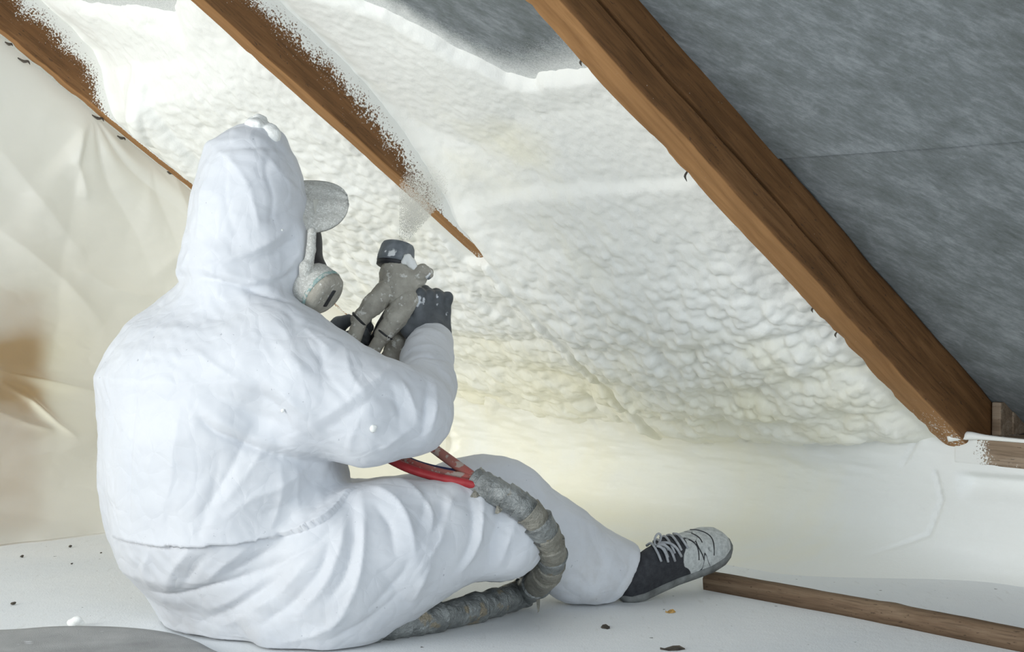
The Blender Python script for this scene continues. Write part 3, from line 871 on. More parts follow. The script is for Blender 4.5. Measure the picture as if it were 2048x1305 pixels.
# staples and splinters along the sheet's edge
spl = [(18, 88, .018, 'short dark splinter at the top of the sheet where the rafter is widest'), (48, 122, .03, 'curled dark splinter on the rafter above the sheet, below the short one'), (196, 236, .03, 'ragged dark splinter where the sheet is stapled and its folds fan out'),
       (243, 276, .02, 'thin dark splinter just down the rafter from the fan of folds'), (340, 346, .014, 'tiny dark splinter on the rafter beside the white hood')]
for (u, v, L, lab) in spl:
    r = ray(u, v); p = EYE + r * (3.566 / (r @ EV))
    pts = [p + L * np.array([-.5, -.05, .25]), p + L * np.array([0, -.1, -.05]), p + L * np.array([.35, -.12, -.05]), p + L * np.array([.5, -.1, -.3])]
    o = link('wood_splinter', tube_mesh(pts, [.0012, .0035, .0028, .0006], 7, 10), M['dark'])
    tag(o, lab, 'splinter', 'splinters along the sheet edge')
for (q_, L, lab) in ((1.885, .014, 'dark splinter on the bare rafter level with the foam front'), (2.148, .022, 'dark frayed splinter below the bare rafter near the lap line in the foam'), (2.515, .012, 'small splinter on the bare rafter beside the fattest foam bubbles'), (2.59, .012, 'small splinter on the bare rafter near its lower end')):
    p = roofp(np.array(q_), np.array(1.938), np.array(-.002))
    pts = [p + L * np.array([.2, -.05, .25]), p + L * np.array([.02, 0, 0.]), p + L * np.array([-.1, 0, -.3]), p + L * np.array([.05, -.1, -.7])]
    tag(link('wood_splinter', tube_mesh(pts, [.001, .002, .0022, .0005], 7, 10), M['dark']), lab, 'splinter', 'splinters on the bare rafter')

# ================================================================== THE PERSON
PF = RH.copy(); PR = -EV.copy()                  # facing the eaves; own right-hand side
PO = np.array([-0.511, 2.85, 0.0])
person = empty('person', PO, 'person in white hooded coverall sitting on the floor spraying foam', 'person')
tz = np.array([0.0, .05, .11, .17, .25, .35, .45, .50, .54, .58, .61, .64])
tc = np.array([.03, .020, .000, -.004, -.004, -.016, -.026, -.018, -.012, .008, .02, .035])
ta = np.array([.17, .19, .215, .235, .25, .247, .24, .225, .203, .160, .115, .08])
tb = np.array([.13, .145, .18, .198, .21, .20, .19, .172, .15, .122, .105, .085])
def torso(P):
    d = P - PO; z = P[..., 2]
    f = d @ PF - np.interp(z, tz, tc); w = d @ PR
    a = np.interp(z, tz, ta); b = np.interp(z, tz, tb)
    l = np.sqrt((f / b) ** 2 + (w / a) ** 2)
    g = np.sqrt((f / b ** 2) ** 2 + (w / a ** 2) ** 2)
    dd = l * (l - 1) / np.maximum(g, 1e-4)
    return np.maximum(dd, np.maximum(z - 0.645, -z))
hz = np.array([.57, .60, .625, .66, .69, .73, .76, .80, .835, .86, .88, .895])
hx = np.array([-.478, -.474, -.472, -.468, -.463, -.461, -.459, -.458, -.460, -.464, -.460, -.455])
hh = np.array([.105, .100, .103, .104, .104, .102, .099, .092, .082, .068, .045, .02])
def hood(P):
    z = P[..., 2]
    cx = np.interp(z, hz, hx); h = np.interp(z, hz, hh)
    l = np.sqrt((P[..., 0] - cx) ** 2 + ((P[..., 1] - 2.80) * 0.92) ** 2)
    return np.maximum((l - h) * 0.95, np.maximum(z - 0.893, 0.55 - z))
HS = 0.0042
suit = SDF((-0.80, 2.40, -0.012), (0.34, 3.36, 0.95), HS)
suit.add(torso, (-.80, 2.52, 0), (-.2, 3.2, .66), 0.02)
suit.add(hood, (-.60, 2.66, .55), (-.34, 2.95, .90), 0.028)
suit.cone(at(419, 295, 2.77), at(455, 335, 2.79), .006, .032, .015)
suit.cone(at(430, 300, 2.78), at(545, 288, 2.80), .012, .026, .015)
suit.cone(at(392, 490, 2.78), at(366, 545, 2.785), .022, .016, .015)
suit.cone(at(585, 470, 2.76), at(598, 560, 2.77), .022, .012, .02)      # the hood's peak
sh_r = np.array([-.405, 2.715, .492]); el_r = at(822, 828, 2.70); wr_r = at(856, 705, 2.90); cf_r = at(863, 684, 2.945)
suit.chain([sh_r, at(640, 784, 2.69), at(735, 822, 2.685), el_r], [.100, .097, .086, .068], .035)
suit.chain([el_r, at(848, 775, 2.79), wr_r], [.068, .054, .045], .015)
suit.cone(at(858, 712, 2.885), cf_r, .040, .0415, .006)
suit.cone(at(868, 745, 2.84), at(880, 720, 2.87), .03, .026, .012)
# left arm, away from the camera
sh_l = PO + PF * 0.03 - PR * .165 + ZV * .49; el_l = np.array([-.40, 3.20, .41]); wr_l = at(620, 705, 3.07)
suit.chain([sh_l, el_l, wr_l], [.082, .066, .045], .04)
# right leg: thigh forward, knee low, shin folded back under
hp_r = PO + PR * .11 + ZV * .125 + PF * .03; kn_r = at(1005, 1078, 2.80)
suit.chain([hp_r, at(690, 1135, 2.72), at(790, 1095, 2.74), at(900, 1068, 2.78), kn_r], [.120, .118, .106, .086, .066], .045)
suit.chain([kn_r, at(1000, 1090, 2.92), at(880, 1120, 3.06)], [.07, .062, .05], .03)
# left leg: knee up, shin out to the shoe
hp_l = PO - PR * .09 + ZV * .13 + PF * .03; kn_l = at(935, 1008, 2.99); an_l = at(1262, 1152, 3.13)
suit.chain([hp_l, at(760, 1075, 2.95), kn_l], [.11, .098, .080], .05)
suit.chain([kn_l, at(1010, 1020, 3.0), at(1100, 1085, 3.04), an_l], [.080, .083, .078, .060], .04)
suit.cone(at(1180, 1140, 3.05), at(1268, 1150, 3.085), .064, .058, .02)
suit.cone(at(1150, 1155, 3.03), at(1205, 1165, 3.06), .050, .045, .03)
suit.cone(at(640, 1225, 2.70), at(800, 1195, 2.76), .075, .036, .04)
suit.cone(at(560, 1240, 2.69), at(690, 1240, 2.72), .055, .045, .04)
# cut the hem square to the shin
hem_n = unit([.80, .22, -.50]); hem_p = at(1250, 1152, 3.07)
# floor and seat
zz = suit.lo[2] + HS * np.arange(suit.n[2])
suit.F = np.maximum(suit.F, (0.003 - zz).astype(np.float32)[None, None, :])
def hemcut(P):
    near = np.linalg.norm(P - hem_p, axis=-1) - 0.17
    return np.maximum(-((P - hem_p) @ hem_n), near)
suit.add(hemcut, hem_p - .19, hem_p + .19, 0.006, 's')
V, Q = suit.mesh('suit')
del suit
V = laplacian(V, Q, 2, 0.5)
N = vnormals(V, Q)
bvh = BVHTree.FromPolygons([tuple(v) for v in V], [tuple(int(i) for i in f) for f in Q])
eyev = Vector([float(c) for c in EYE])
def onsuit(u, v):
    r = unit(ray(u, v)); h = bvh.ray_cast(eyev, Vector([float(c) for c in r]))
    return None if h[0] is None else np.array(h[0])
D = np.zeros(len(V))
def fold(pix, w, h, mode='ridge', p=0.95):
    """fold in the cloth following points picked on the suit's surface"""
    global D
    P3 = [onsuit(*p_) for p_ in pix]
    P3 = [x for x in P3 if x is not None]
    if len(P3) < 2: return
    P3 = catmull(P3, 4 * len(P3)) if len(P3) > 2 else np.array(P3)
    lo = P3.min(0) - 4 * w; hi = P3.max(0) + 4 * w
    I = np.where(((V > lo) & (V < hi)).all(1))[0]
    if not len(I): return
    X = V[I]; best = np.full(len(I), 9.0); tb_ = np.zeros(len(I)); side = np.zeros(len(I))
    for k in range(len(P3) - 1):
        a, b = P3[k], P3[k + 1]; ab = b - a; L = ab @ ab
        if L < 1e-12: continue
        t = np.clip((X - a) @ ab / L, 0, 1); dv = X - (a + t[:, None] * ab); d = np.linalg.norm(dv, axis=1)
        m = d < best
        best[m] = d[m]; tb_[m] = (k + t[m]) / (len(P3) - 1)
        side[m] = np.einsum('ij,ij->i', np.cross(np.broadcast_to(ab, dv[m].shape), dv[m]), N[I][m])
    taper = np.sin(np.pi * np.clip(tb_ * 0.96 + 0.02, 0, 1)) ** 0.5
    # leave parts of other limbs alone
    fac = N[I] @ np.mean([N[np.argmin(((V[::7] - q_) ** 2).sum(1)) * 7] for q_ in P3[::3]], axis=0) > 0.0
    if mode == 'ridge':
        D[I] += fac * h * np.exp(-(best / w) ** p) * taper
    elif mode == 'step':        # cloth stands proud on the left-hand side of the line and drops sharply
        s_ = np.sign(side)
        D[I] += fac * h * np.where(s_ > 0, np.exp(-best / (w * 4)), -0.15 * np.exp(-best / w)) * taper
def crumple(X, freq, n, seed, sharp=1.0):
    r = np.random.RandomState(seed); out = 0
    for k in range(n):
        d = unit(r.normal(size=3)); ph = r.rand(); fq = freq * (0.6 + 0.9 * r.rand())
        wv = 0.55 * vnoise(X, freq * 0.8, seed + k)
        u = X @ d * fq + ph + wv
        tri = np.abs((u % 1.0) - 0.5) * 4 - 1
        m = smooth(-0.25, 0.45, vnoise(X, freq * 0.45, seed + 50 + k))
        out = out + tri * m
    return out / math.sqrt(n)
FOLDS = [
    # back: seam, jacket hem, elastic waist
    ([(352, 562), (322, 640), (288, 720), (268, 800), (262, 900), (258, 1000), (262, 1070)], .0035, -.0045),
    ([(300, 1182), (340, 1190), (385, 1188), (430, 1174), (475, 1160), (560, 1128), (630, 1090), (690, 1030)], .008, -.012),
    ([(440, 640), (480, 720), (520, 800)], .03, .004),
    ([(505, 850), (470, 920), (430, 990), (395, 1040)], .012, -.010), ([(545, 870), (500, 940), (445, 1010)], .012, .008),
    ([(620, 930), (560, 975), (500, 1000), (450, 1035)], .008, .008), ([(640, 950), (585, 1000), (520, 1030)], .009, -.007),
    ([(700, 930), (690, 990), (640, 1040)], .010, .008), ([(660, 935), (655, 990), (615, 1050)], .007, -.007), ([(560, 930), (560, 1000), (540, 1060)], .006, .005),
    ([(590, 940), (595, 1000), (615, 1058)], .006, .006), ([(360, 820), (350, 900), (335, 1000), (320, 1070)], .015, .006), ([(440, 900), (425, 980), (400, 1075)], .01, -.006),
    ([(300, 1110), (290, 1140), (300, 1175)], .01, .008), ([(380, 1100), (350, 1140), (335, 1180)], .010, .010), ([(420, 1100), (385, 1145), (360, 1180)], .008, -.008), ([(500, 1090), (450, 1130), (410, 1165)], .010, .009), ([(560, 1085), (500, 1125), (455, 1150)], .007, -.008),
    # arm
    ([(375, 745), (430, 790), (500, 830), (580, 860)], .016, -.010), ([(385, 700), (450, 745), (530, 790)], .016, .009),
    ([(505, 775), (555, 820), (590, 870)], .014, -.012), ([(520, 745), (580, 800), (640, 865)], .013, .011),
    ([(640, 840), (700, 800), (750, 765), (775, 745)], .007, .007), ([(655, 860), (720, 815), (790, 770)], .008, -.006),
    ([(560, 690), (600, 740), (615, 790)], .014, .007), ([(640, 690), (650, 740), (690, 800)], .010, -.006), ([(690, 700), (700, 750), (735, 800)], .010, .008),
    ([(855, 760), (852, 810), (845, 870)], .0055, -.012), ([(868, 765), (872, 815), (860, 865)], .007, .009), ([(800, 765), (822, 800), (835, 850)], .008, .009), ([(785, 775), (800, 815), (800, 860)], .009, -.007),
    ([(745, 790), (790, 800), (830, 830)], .014, -.009), ([(760, 900), (790, 880), (835, 850)], .008, .006), ([(700, 905), (705, 870), (730, 820)], .008, .006),
    ([(815, 728), (840, 712), (870, 715), (900, 722)], .0045, -.009), ([(822, 700), (860, 690), (903, 705)], .008, .005), ([(880, 740), (898, 760), (900, 800)], .007, .006),
    ([(590, 640), (640, 680), (660, 700)], .01, .006), ([(520, 600), (590, 640), (640, 690)], .012, -.005), ([(395, 835), (425, 862), (480, 886), (560, 912), (640, 928)], .0075, -.020), ([(410, 820), (450, 850), (530, 880), (620, 900)], .014, .008),
    # hood
    ([(420, 292), (455, 315), (490, 360), (510, 420), (520, 470)], .007, .006), ([(430, 300), (500, 295), (560, 300)], .006, -.006), ([(410, 350), (400, 420), (392, 480)], .007, .006),
    ([(600, 430), (560, 470), (510, 500), (440, 525), (375, 545)], .008, .010), ([(605, 400), (565, 430), (520, 440)], .007, -.007), ([(600, 470), (560, 500), (500, 530)], .007, -.008),
    ([(602, 500), (570, 540), (520, 560), (470, 575)], .009, .009), ([(590, 540), (550, 565), (500, 575)], .006, -.008), ([(520, 300), (560, 350), (600, 390)], .009, .006), ([(540, 290), (530, 340), (545, 400), (540, 450)], .006, -.005),
    ([(380, 500), (370, 530), (352, 545)], .008, .008), ([(455, 320), (450, 400), (470, 470)], .010, -.004),
    ([(352, 552), (420, 558), (490, 575), (540, 592), (578, 600)], .006, -.017), ([(360, 535), (430, 545), (500, 562), (560, 585)], .009, .008),
    # legs
    ([(722, 985), (728, 1050), (722, 1130), (700, 1200), (660, 1260)], .008, .012), ([(705, 1010), (705, 1080), (690, 1150), (660, 1200)], .008, -.012),
    ([(690, 1040), (680, 1100), (650, 1170), (600, 1230)], .007, .010), ([(660, 1080), (640, 1140), (590, 1200), (520, 1250)], .008, -.010), ([(630, 1110), (590, 1160), (530, 1210), (450, 1250)], .009, .010),
    ([(590, 1130), (540, 1170), (470, 1215), (400, 1245)], .008, -.009), ([(540, 1150), (480, 1190), (420, 1220)], .009, .008), ([(740, 975), (790, 1000), (820, 1050), (830, 1110)], .008, .010), ([(750, 1010), (780, 1050), (790, 1110)], .009, -.009),
    ([(790, 960), (840, 990), (865, 1040), (850, 1100)], .008, .009), ([(830, 965), (850, 1010), (830, 1070)], .008, -.008), ([(905, 950), (900, 1010), (880, 1080), (840, 1140)], .008, .010), ([(890, 960), (880, 1030), (850, 1090)], .007, -.009),
    ([(935, 985), (945, 1040), (940, 1090), (920, 1130)], .009, -.012), ([(958, 985), (962, 1040), (955, 1090), (925, 1140)], .008, .014), ([(1000, 1030), (985, 1080), (980, 1130)], .010, -.009), ([(1030, 1040), (1015, 1090), (1000, 1130)], .010, .009), ([(760, 1140), (790, 1180), (820, 1215)], .012, -.008),
    ([(860, 1130), (840, 1170), (825, 1205)], .010, .010), ([(820, 1120), (790, 1170), (740, 1220)], .010, -.008), ([(700, 1220), (640, 1265), (560, 1290)], .010, .008), ([(800, 1190), (740, 1240), (660, 1280)], .009, -.008),
    # left shin and hem
    ([(1010, 930), (1080, 985), (1160, 1040), (1230, 1080)], .010, .005), ([(1262, 1105), (1255, 1150), (1225, 1195)], .004, -.005), ([(1150, 1130), (1180, 1165), (1190, 1200)], .010, .006), ([(1180, 1070), (1200, 1110), (1195, 1160)], .012, -.006),
    ([(1240, 1080), (1220, 1120), (1215, 1165)], .010, .006),
]
for (px_, w_, h_) in FOLDS:
    leg = px_[0][1] > 950 and px_[-1][0] > 440
    fold(px_, w_ * 1.15, h_ * (0.85 if leg else 0.75))
fold([(208, 1062), (240, 1078), (290, 1088), (350, 1091), (430, 1089), (520, 1078), (615, 1060), (660, 1036), (698, 992)], .006, .014, 'step')
D += 0.0046 * crumple(V, 5, 6, 3) + 0.0024 * crumple(V, 12, 7, 40) + 0.0009 * crumple(V, 30, 6, 90)
D += 0.004 * fbm(V, 6, 2, 9) * smooth(0.0, .05, V[:, 2])
D = np.where(V[:, 2] < 0.012, np.minimum(D, 0.0), D)
V2 = V + N * D[:, None]
V2[:, 2] = np.maximum(V2[:, 2], 0.002)
dirt = 0.35 * smooth(0.16, 0.0, V2[:, 2]) + 0.35 * np.exp(-((V2 - at(1170, 1150, 3.03)) ** 2).sum(1) / .01) + 0.3 * np.exp(-((V2 - cf_r) ** 2).sum(1) / .004)
me = fast_mesh('coverall', V2, Q, {'dirt': dirt})
link('coverall', me, M['suit'], person)['label'] = 'white hooded disposable coverall'
print('suit verts', len(V2))

def sdf_obj(name, s, mat, parent, it=1, disp=None, attrs=None):
    V_, Q_ = s.mesh(name)
    V_ = laplacian(V_, Q_, it, 0.5)
    if disp is not None:
        V_ = V_ + vnormals(V_, Q_) * disp(V_)[:, None]
    return link(name, fast_mesh(name, V_, Q_, attrs(V_) if attrs else None), mat, parent)

# ---- head, neck and chest inside the suit: one body with a face
FD = unit([.90, .40, .10]); HC = np.array([-.452, 2.808, .725])
HR = unit(np.cross(FD, ZV)); HU = np.cross(HR, FD)
def hp(f, r, u): return HC + FD * f + HR * r + HU * u
b = SDF((-.75, 2.6, .05), (-.28, 3.1, .86), .0055)
b.ell(hp(-.012, 0, .02), [FD, HR, HU], [.092, .070, .098], .01)
b.ell(hp(.028, 0, -.048), [FD, HR, HU], [.058, .055, .058], .03)
b.cone(hp(.080, 0, .012), hp(.098, 0, -.022), .009, .013, .012)           # nose
b.cone(hp(.075, -.02, -.062), hp(.075, .02, -.062), .008, .008, .008)      # lips
b.cone(hp(.066, 0, -.095), hp(.070, 0, -.090), .016, .016, .015)           # chin
for sgn in (-1, 1):
    b.ell(hp(.074, .030 * sgn, .012), [FD, HR, HU], [.012, .015, .010], .006, 's')
    b.ell(hp(.068, .030 * sgn, .012), [FD, HR, HU], [.011, .012, .010], .003)
    b.ell(hp(-.005, .072 * sgn, -.005), [FD, HR, HU], [.018, .008, .03], .006)
b.cone(hp(-.02, 0, -.07), np.array([-.50, 2.83, .56]), .050, .056, .02)
b.cone(PO + PR * .14 + ZV * .52, PO - PR * .14 + ZV * .52, .055, .055, .04)
b.cone(PO + ZV * .49, PO + ZV * .16, .13, .12, .06)
sdf_obj('body', b, M['skin'], person, 2)

# ---- cap brim pushed out of the hood
BL = unit([.96, .24, .05]); BW0 = unit([-.10, .62, .78]); BW = unit(BW0 - BL * (BW0 @ BL)); BN = np.cross(BL, BW)
if BN[1] > 0: BN = -BN
bc = at(602, 403, 2.79)
def brim():
    nu, nv = 26, 24
    top = []
    for i in range(nu):
        a = i / (nu - 1)
        x = -0.035 + a * 0.118
        hw = 0.060 * (1 - max(0, (x - 0.012) / 0.072) ** 2.4) ** 0.5 if x < 0.0839 else 0.004
        hw = max(hw, .004)
        for j in range(nv):
            t = j / (nv - 1) * 2 - 1
            y = hw * t
            z = -0.18 * y * y / 0.060 + 0.0015 * math.sin(9 * t + 4 * a)
            top.append(bc + BL * x + BW * y + BN * z)
    top = np.array(top); bot = top - BN * 0.0045
    V_ = np.vstack([top, bot]); n = nu * nv
    F = [tuple(f) for f in grid_faces(nu, nv)] + [tuple(n + k for k in f[::-1]) for f in grid_faces(nu, nv)]
    rim = [i * nv for i in range(nu)] + [(nu - 1) * nv + j for j in range(1, nv)] + [i * nv + nv - 1 for i in range(nu - 2, -1, -1)] + [j for j in range(nv - 2, 0, -1)]
    for k in range(len(rim)):
        a_, b_ = rim[k], rim[(k + 1) % len(rim)]; F.append((a_, b_, n + b_, n + a_))
    me = bpy.data.meshes.new('brim'); me.from_pydata([tuple(v) for v in V_], [], F); me.update()
    bm = bmesh.new(); bm.from_mesh(me); bmesh.ops.recalc_face_normals(bm, faces=bm.faces[:]); bm.to_mesh(me); bm.free()
    return me
link('cap_brim', brim(), M['crust_grey'], person)['label'] = 'grey dust-crusted cap brim'

# ---- foam tuft on the hood
s = SDF((-.52, 2.70, .84), (-.36, 2.90, .93), .0028)
rr = np.random.RandomState(4)
for k in range(34):
    u = 478 + rr.rand() * 70; v = 284 - (1 - abs(u - 518) / 50) * 46 * rr.rand() ** .4
    c = at(u, v, 2.80 + (rr.rand() - .5) * .07); r_ = .0055 + .007 * rr.rand()
    s.ell(c, np.eye(3), [r_ * 1.3, r_ * 1.4, r_], .005)
s.ell(at(516, 262, 2.80), np.eye(3), [.027, .034, .017], .006)
sdf_obj('foam_tuft', s, M['whitefoam'], person, 1, lambda X: .002 * fbm(X, 120, 2, 4))['label'] = 'dried white foam on top of the hood'
for (u, v, Y_, r_) in ((746, 858, 2.60, .0055), (508, 322, 2.69, .004), (520, 329, 2.69, .003), (563, 462, 2.70, .003), (585, 378, 2.72, .0028), (563, 320, 2.70, .002), (565, 822, 2.6, .003), (545, 560, 2.7, .002)):
    h_ = onsuit(u, v)
    if h_ is None: continue
    s = SDF(h_ - .014, h_ + .014, .0012); s.ell(h_, np.eye(3), [r_, r_, r_ * 1.2], .001); s.ell(h_ + np.array([r_ * .7, 0, r_ * .5]), np.eye(3), [r_ * .6] * 3, .001)
    sdf_obj('foam_speck', s, M['whitefoam'], person, 1)

# ---- respirator: face piece, visor, strap, filter canister
s = SDF((-.46, 2.68, .54), (-.28, 2.98, .80), .003)
s.ell(hp(.075, 0, -.045), [FD, HR, HU], [.042, .052, .060], .01)
s.ell(hp(.060, 0, .02), [FD, HR, HU], [.036, .060, .062], .02)
s.cone(hp(.07, .02, -.055), at(628, 572, 2.80), .03, .036, .015)
resp = sdf_obj('respirator', s, M['black'], person, 1); resp['label'] = 'dark full-face respirator'
def sub(name, me, mat, par):
    o = bpy.data.objects.new(name, me); COL.objects.link(o)
    if mat is not None: me.materials.append(mat)
    me.polygons.foreach_set('use_smooth', np.ones(len(me.polygons), bool))
    o.parent = par
    o.matrix_parent_inverse = par_world(par).inverted()
    return o
def par_world(o):
    if o.parent is None: return o.matrix_basis.copy()
    return par_world(o.parent) @ o.matrix_parent_inverse @ o.matrix_basis
# strap band and visor
s = SDF((-.39, 2.68, .60), (-.31, 2.84, .74), .002)
st_a, st_b, st_c = at(624, 464, 2.745), at(622, 500, 2.742), at(614, 548, 2.75)
ax = np.array([unit([.8, .55, 0]), unit(np.cross(unit(st_b - st_a), unit([.8, .55, 0]))), unit(st_b - st_a)])
s.chain([st_a, st_b, st_c], [.0078, .0080, .0095], .004)
s.cone(at(612, 535, 2.74), at(608, 590, 2.76), .012, .010, .006)
sV, sQ = s.mesh('strap')
sub('strap', fast_mesh('strap', laplacian(sV, sQ, 1), sQ), M['crust_grey'], resp)
vz = []
nu, nv = 10, 14
for i in range(nu):
    for j in range(nv):
        a_ = -0.95 + 1.9 * j / (nv - 1); zc = -.03 + .055 * i / (nu - 1)
        vz.append(hp(.040 + .085 * math.cos(a_), .085 * math.sin(a_), zc))
sub('visor', fast_mesh('visor', np.array(vz), grid_faces(nu, nv)), M['visor'], resp)
# canister: a lathe about its own axis
CA = at(621, 565, 2.775); CX = unit([.72, -.36, -.58])
def lathe(o, ax_, prof, n=28, jitter=0, sq=1.0):
    r1 = unit(np.cross(ax_, [0, 0, 1.0])); r2 = np.cross(ax_, r1)
    a = np.linspace(0, 2 * math.pi, n, endpoint=False)
    V_ = np.array([[o + ax_ * x + r * (r1 * math.cos(t) * sq + r2 * math.sin(t)) for t in a] for x, r in prof]).reshape(-1, 3)
    F = [tuple(f) for f in grid_faces(len(prof), n, wrap_v=True)] + [tuple(range(n))[::-1], tuple((len(prof) - 1) * n + k for k in range(n))]
    me = bpy.data.meshes.new('lathe'); me.from_pydata([tuple(v) for v in V_], [], F); me.update()
    bm = bmesh.new(); bm.from_mesh(me); bmesh.ops.recalc_face_normals(bm, faces=bm.faces[:]); bm.to_mesh(me); bm.free()
    return me
sub('filter_canister', lathe(CA, CX, [(-.012, .030), (-.006, .037), (.002, .0405), (.022, .042), (.024, .041)]), M['crust_grey'], resp)
sub('filter_ring', lathe(CA, CX, [(.023, .040), (.024, .0428), (.030, .0428), (.031, .038)]), M['teal'], resp)
sub('filter_cover', lathe(CA, CX, [(.030, .038), (.031, .0415), (.041, .039), (.047, .032), (.0475, .024)]), M['crust'], resp)
slot = bevel_box(.010, .034, .004, .0015)
o_ = sub('filter_slot', slot, M['black'], resp)
r1 = unit(np.cross(CX, [0, 0, 1.0])); o_.matrix_basis = frame_matrix(CA + CX * .0475, r1, np.cross(CX, r1), CX)

# ---- gloved hands
def hand(name, W, X, Z, mirror, curl, thumb, label, spread=1.0):
    """W wrist, X towards the knuckles, Z back of the hand; mirror=+1 when the thumb is on the X x Z ... side"""
    X = unit(X); Z = unit(Z - X * (np.asarray(Z) @ X)); Y = np.cross(Z, X) * mirror
    def p(x, y, z): return W + X * x + Y * y + Z * z
    lo = W - .16; hi = W + .16
    s = SDF(lo, hi, .0024)
    s.box(p(.048, 0, 0), [X, Y, Z], [.046, .042, .017], .015, .008)
    s.cone(p(-.05, 0, 0), p(.02, 0, 0), .030, .030, .02)
    for k, (y, l) in enumerate(((.031, .95), (.0105, 1.05), (-.0105, 1.0), (-.031, .82))):
        a = 0; pt = np.array([.088, y, .003]); r_ = .0118
        for sgm, (L, c) in enumerate(zip((.044 * l, .030 * l, .024 * l), curl[k] if isinstance(curl[0], (list, tuple)) else curl)):
            a += c
            nx = pt + np.array([math.cos(a) * L, (y * .08) * spread, -math.sin(a) * L])
            s.cone(p(*pt), p(*nx), r_, r_ - .0010, .004 if sgm else .006)
            pt = nx; r_ -= .0010
        s.ell(p(.090, y, .010), [X, Y, Z], [.013, .0115, .012], .005)
    s.chain([p(.015, .030, -.006)] + [p(*t) for t in thumb], [.018, .0150, .0135, .0115], .010)
    o = sdf_obj(name, s, M['glove'], person, 1, lambda Xv: .0012 * fbm(Xv, 55, 2, 3))
    o['label'] = label
    return o
HRW = at(862, 690, 2.955)
hand('glove', HRW, np.array([-.02, .22, .97]), np.array([.62, -.76, .1]), 1, (1.05, 1.35, 1.0), [(.045, .056, -.018), (.075, .050, -.040), (.098, .038, -.052)], 'dark grey right glove closed round the gun grip')
HLW = at(608, 722, 3.06)
hand('glove', HLW, np.array([.90, -.25, .22]), np.array([-.1, .75, -.6]), -1, (.35, .55, .45), [(.045, .050, .0), (.075, .058, -.012), (.10, .056, -.02)], 'dark left glove holding the gun from the far side')

# ---- shoe
shoe = None
HEEL = atz(1236, 1199, 0.004); TOE = at(1450, 1092, 3.21)
SX = unit(TOE - HEEL); SU0 = np.array([-.20, -.62, .76]); SU = unit(SU0 - SX * (SU0 @ SX)); SY = np.cross(SU, SX)
def sp(x, y, z): return HEEL + SX * x + SY * y + SU * z
xs = np.array([0, .012, .04, .08, .12, .16, .20, .235, .258, .270, .276])
hw = np.array([.012, .026, .033, .034, .036, .042, .047, .045, .036, .022, .006])
tp = np.array([.050, .062, .074, .086, .088, .074, .062, .054, .046, .036, .024])
def shoe_upper():
    nx, na = 64, 33
    X_ = np.linspace(0, .276, nx); A = np.linspace(0, math.pi, na)
    V_ = np.zeros((nx, na, 3)); wh = np.zeros((nx, na)); ck = np.zeros((nx, na))
    for i, x in enumerate(X_):
        h_ = np.interp(x, xs, hw); t_ = np.interp(x, xs, tp) * (1 if x > .1 else 1)
        for j, a in enumerate(A):
            ex = 0.75
            y = h_ * np.sign(math.cos(a)) * abs(math.cos(a)) ** ex; z = .014 + (t_ - .014) * abs(math.sin(a)) ** .8
            if x < .10: y *= 1 - .25 * (z / .09) ** 2
            V_[i, j] = sp(x, y, z)
            wh[i, j] = smooth(.132, .162, x + .014 * math.sin(a * 3)) - .25 * (abs(math.cos(a)) > .97)
            ck[i, j] = smooth(.14, .16, x) * smooth(.205, .19, x)
    return fast_mesh('upper', V_.reshape(-1, 3), grid_faces(nx, na, flip=False), {'white': wh, 'crack': ck})
shoe = link('shoe', shoe_upper(), M['shoe_upper'], person); shoe['label'] = 'black lace-up shoe with white dusted toe'
def shoe_sole():
    out = [(x, w) for x, w in zip(np.linspace(0, .276, 40), np.interp(np.linspace(0, .276, 40), xs, hw) + .004)]
    ring = [(x, w) for x, w in out] + [(x, -w) for x, w in out[::-1]]
    lev = [(0, -.004), (.003, 0), (.015, .001), (.018, -.002)]
    V_, n = [], len(ring)
    for z, off in lev:
        for x, w in ring:
            V_.append(sp(x + (off if x > .14 else -off), w + np.sign(w) * off, z + .010 * max(0, (x - .2) / .076) ** 2))
    F = [tuple(f) for f in grid_faces(len(lev), n, wrap_v=True)] + [tuple(range(n))[::-1], tuple((len(lev) - 1) * n + k for k in range(n))]
    me = bpy.data.meshes.new('sole'); me.from_pydata([tuple(v) for v in V_], [], F); me.update()
    bm = bmesh.new(); bm.from_mesh(me); bmesh.ops.recalc_face_normals(bm, faces=bm.faces[:]); bm.to_mesh(me); bm.free()
    return me
M['sole'] = mat_simple('dusty_rubber_sole', (0.10, 0.105, 0.10), (0.24, 0.25, 0.24), 40, 0.8, 0.3, 0.001)
sub('sole', shoe_sole(), M['sole'], shoe)
def over(x, y, lift=.002):
    """point on the shoe's upper at length x and side offset y"""
    h_ = np.interp(x, xs, hw); t_ = np.interp(x, xs, tp)
    c = min(1, abs(y) / h_) ** (1 / .75); a = math.acos(c)
    return sp(x, y, .014 + (t_ - .014) * math.sin(a) ** .8 + lift)
for x0 in (.085, .102, .119, .136, .153):
    pts = [over(x0 + .004 * math.sin(y * 80), y, .003) for y in np.linspace(-.026, .026, 7)]
    sub('lace', tube_mesh(pts, .0026, 7, 14, flat=1.0), M['lace'], shoe)
for (xa, ya, xb, yb) in ((.088, -.004, .096, -.030), (.092, -.002, .112, -.032), (.098, .0, .128, -.032), (.095, -.002, .104, -.020)):
    pts = [over(xa + (xb - xa) * t, ya + (yb - ya) * t, .006 + .004 * math.sin(t * 3.1)) for t in np.linspace(0, 1, 6)]
    sub('lace', tube_mesh(pts, .0027, 7, 14), M['lace'], shoe)
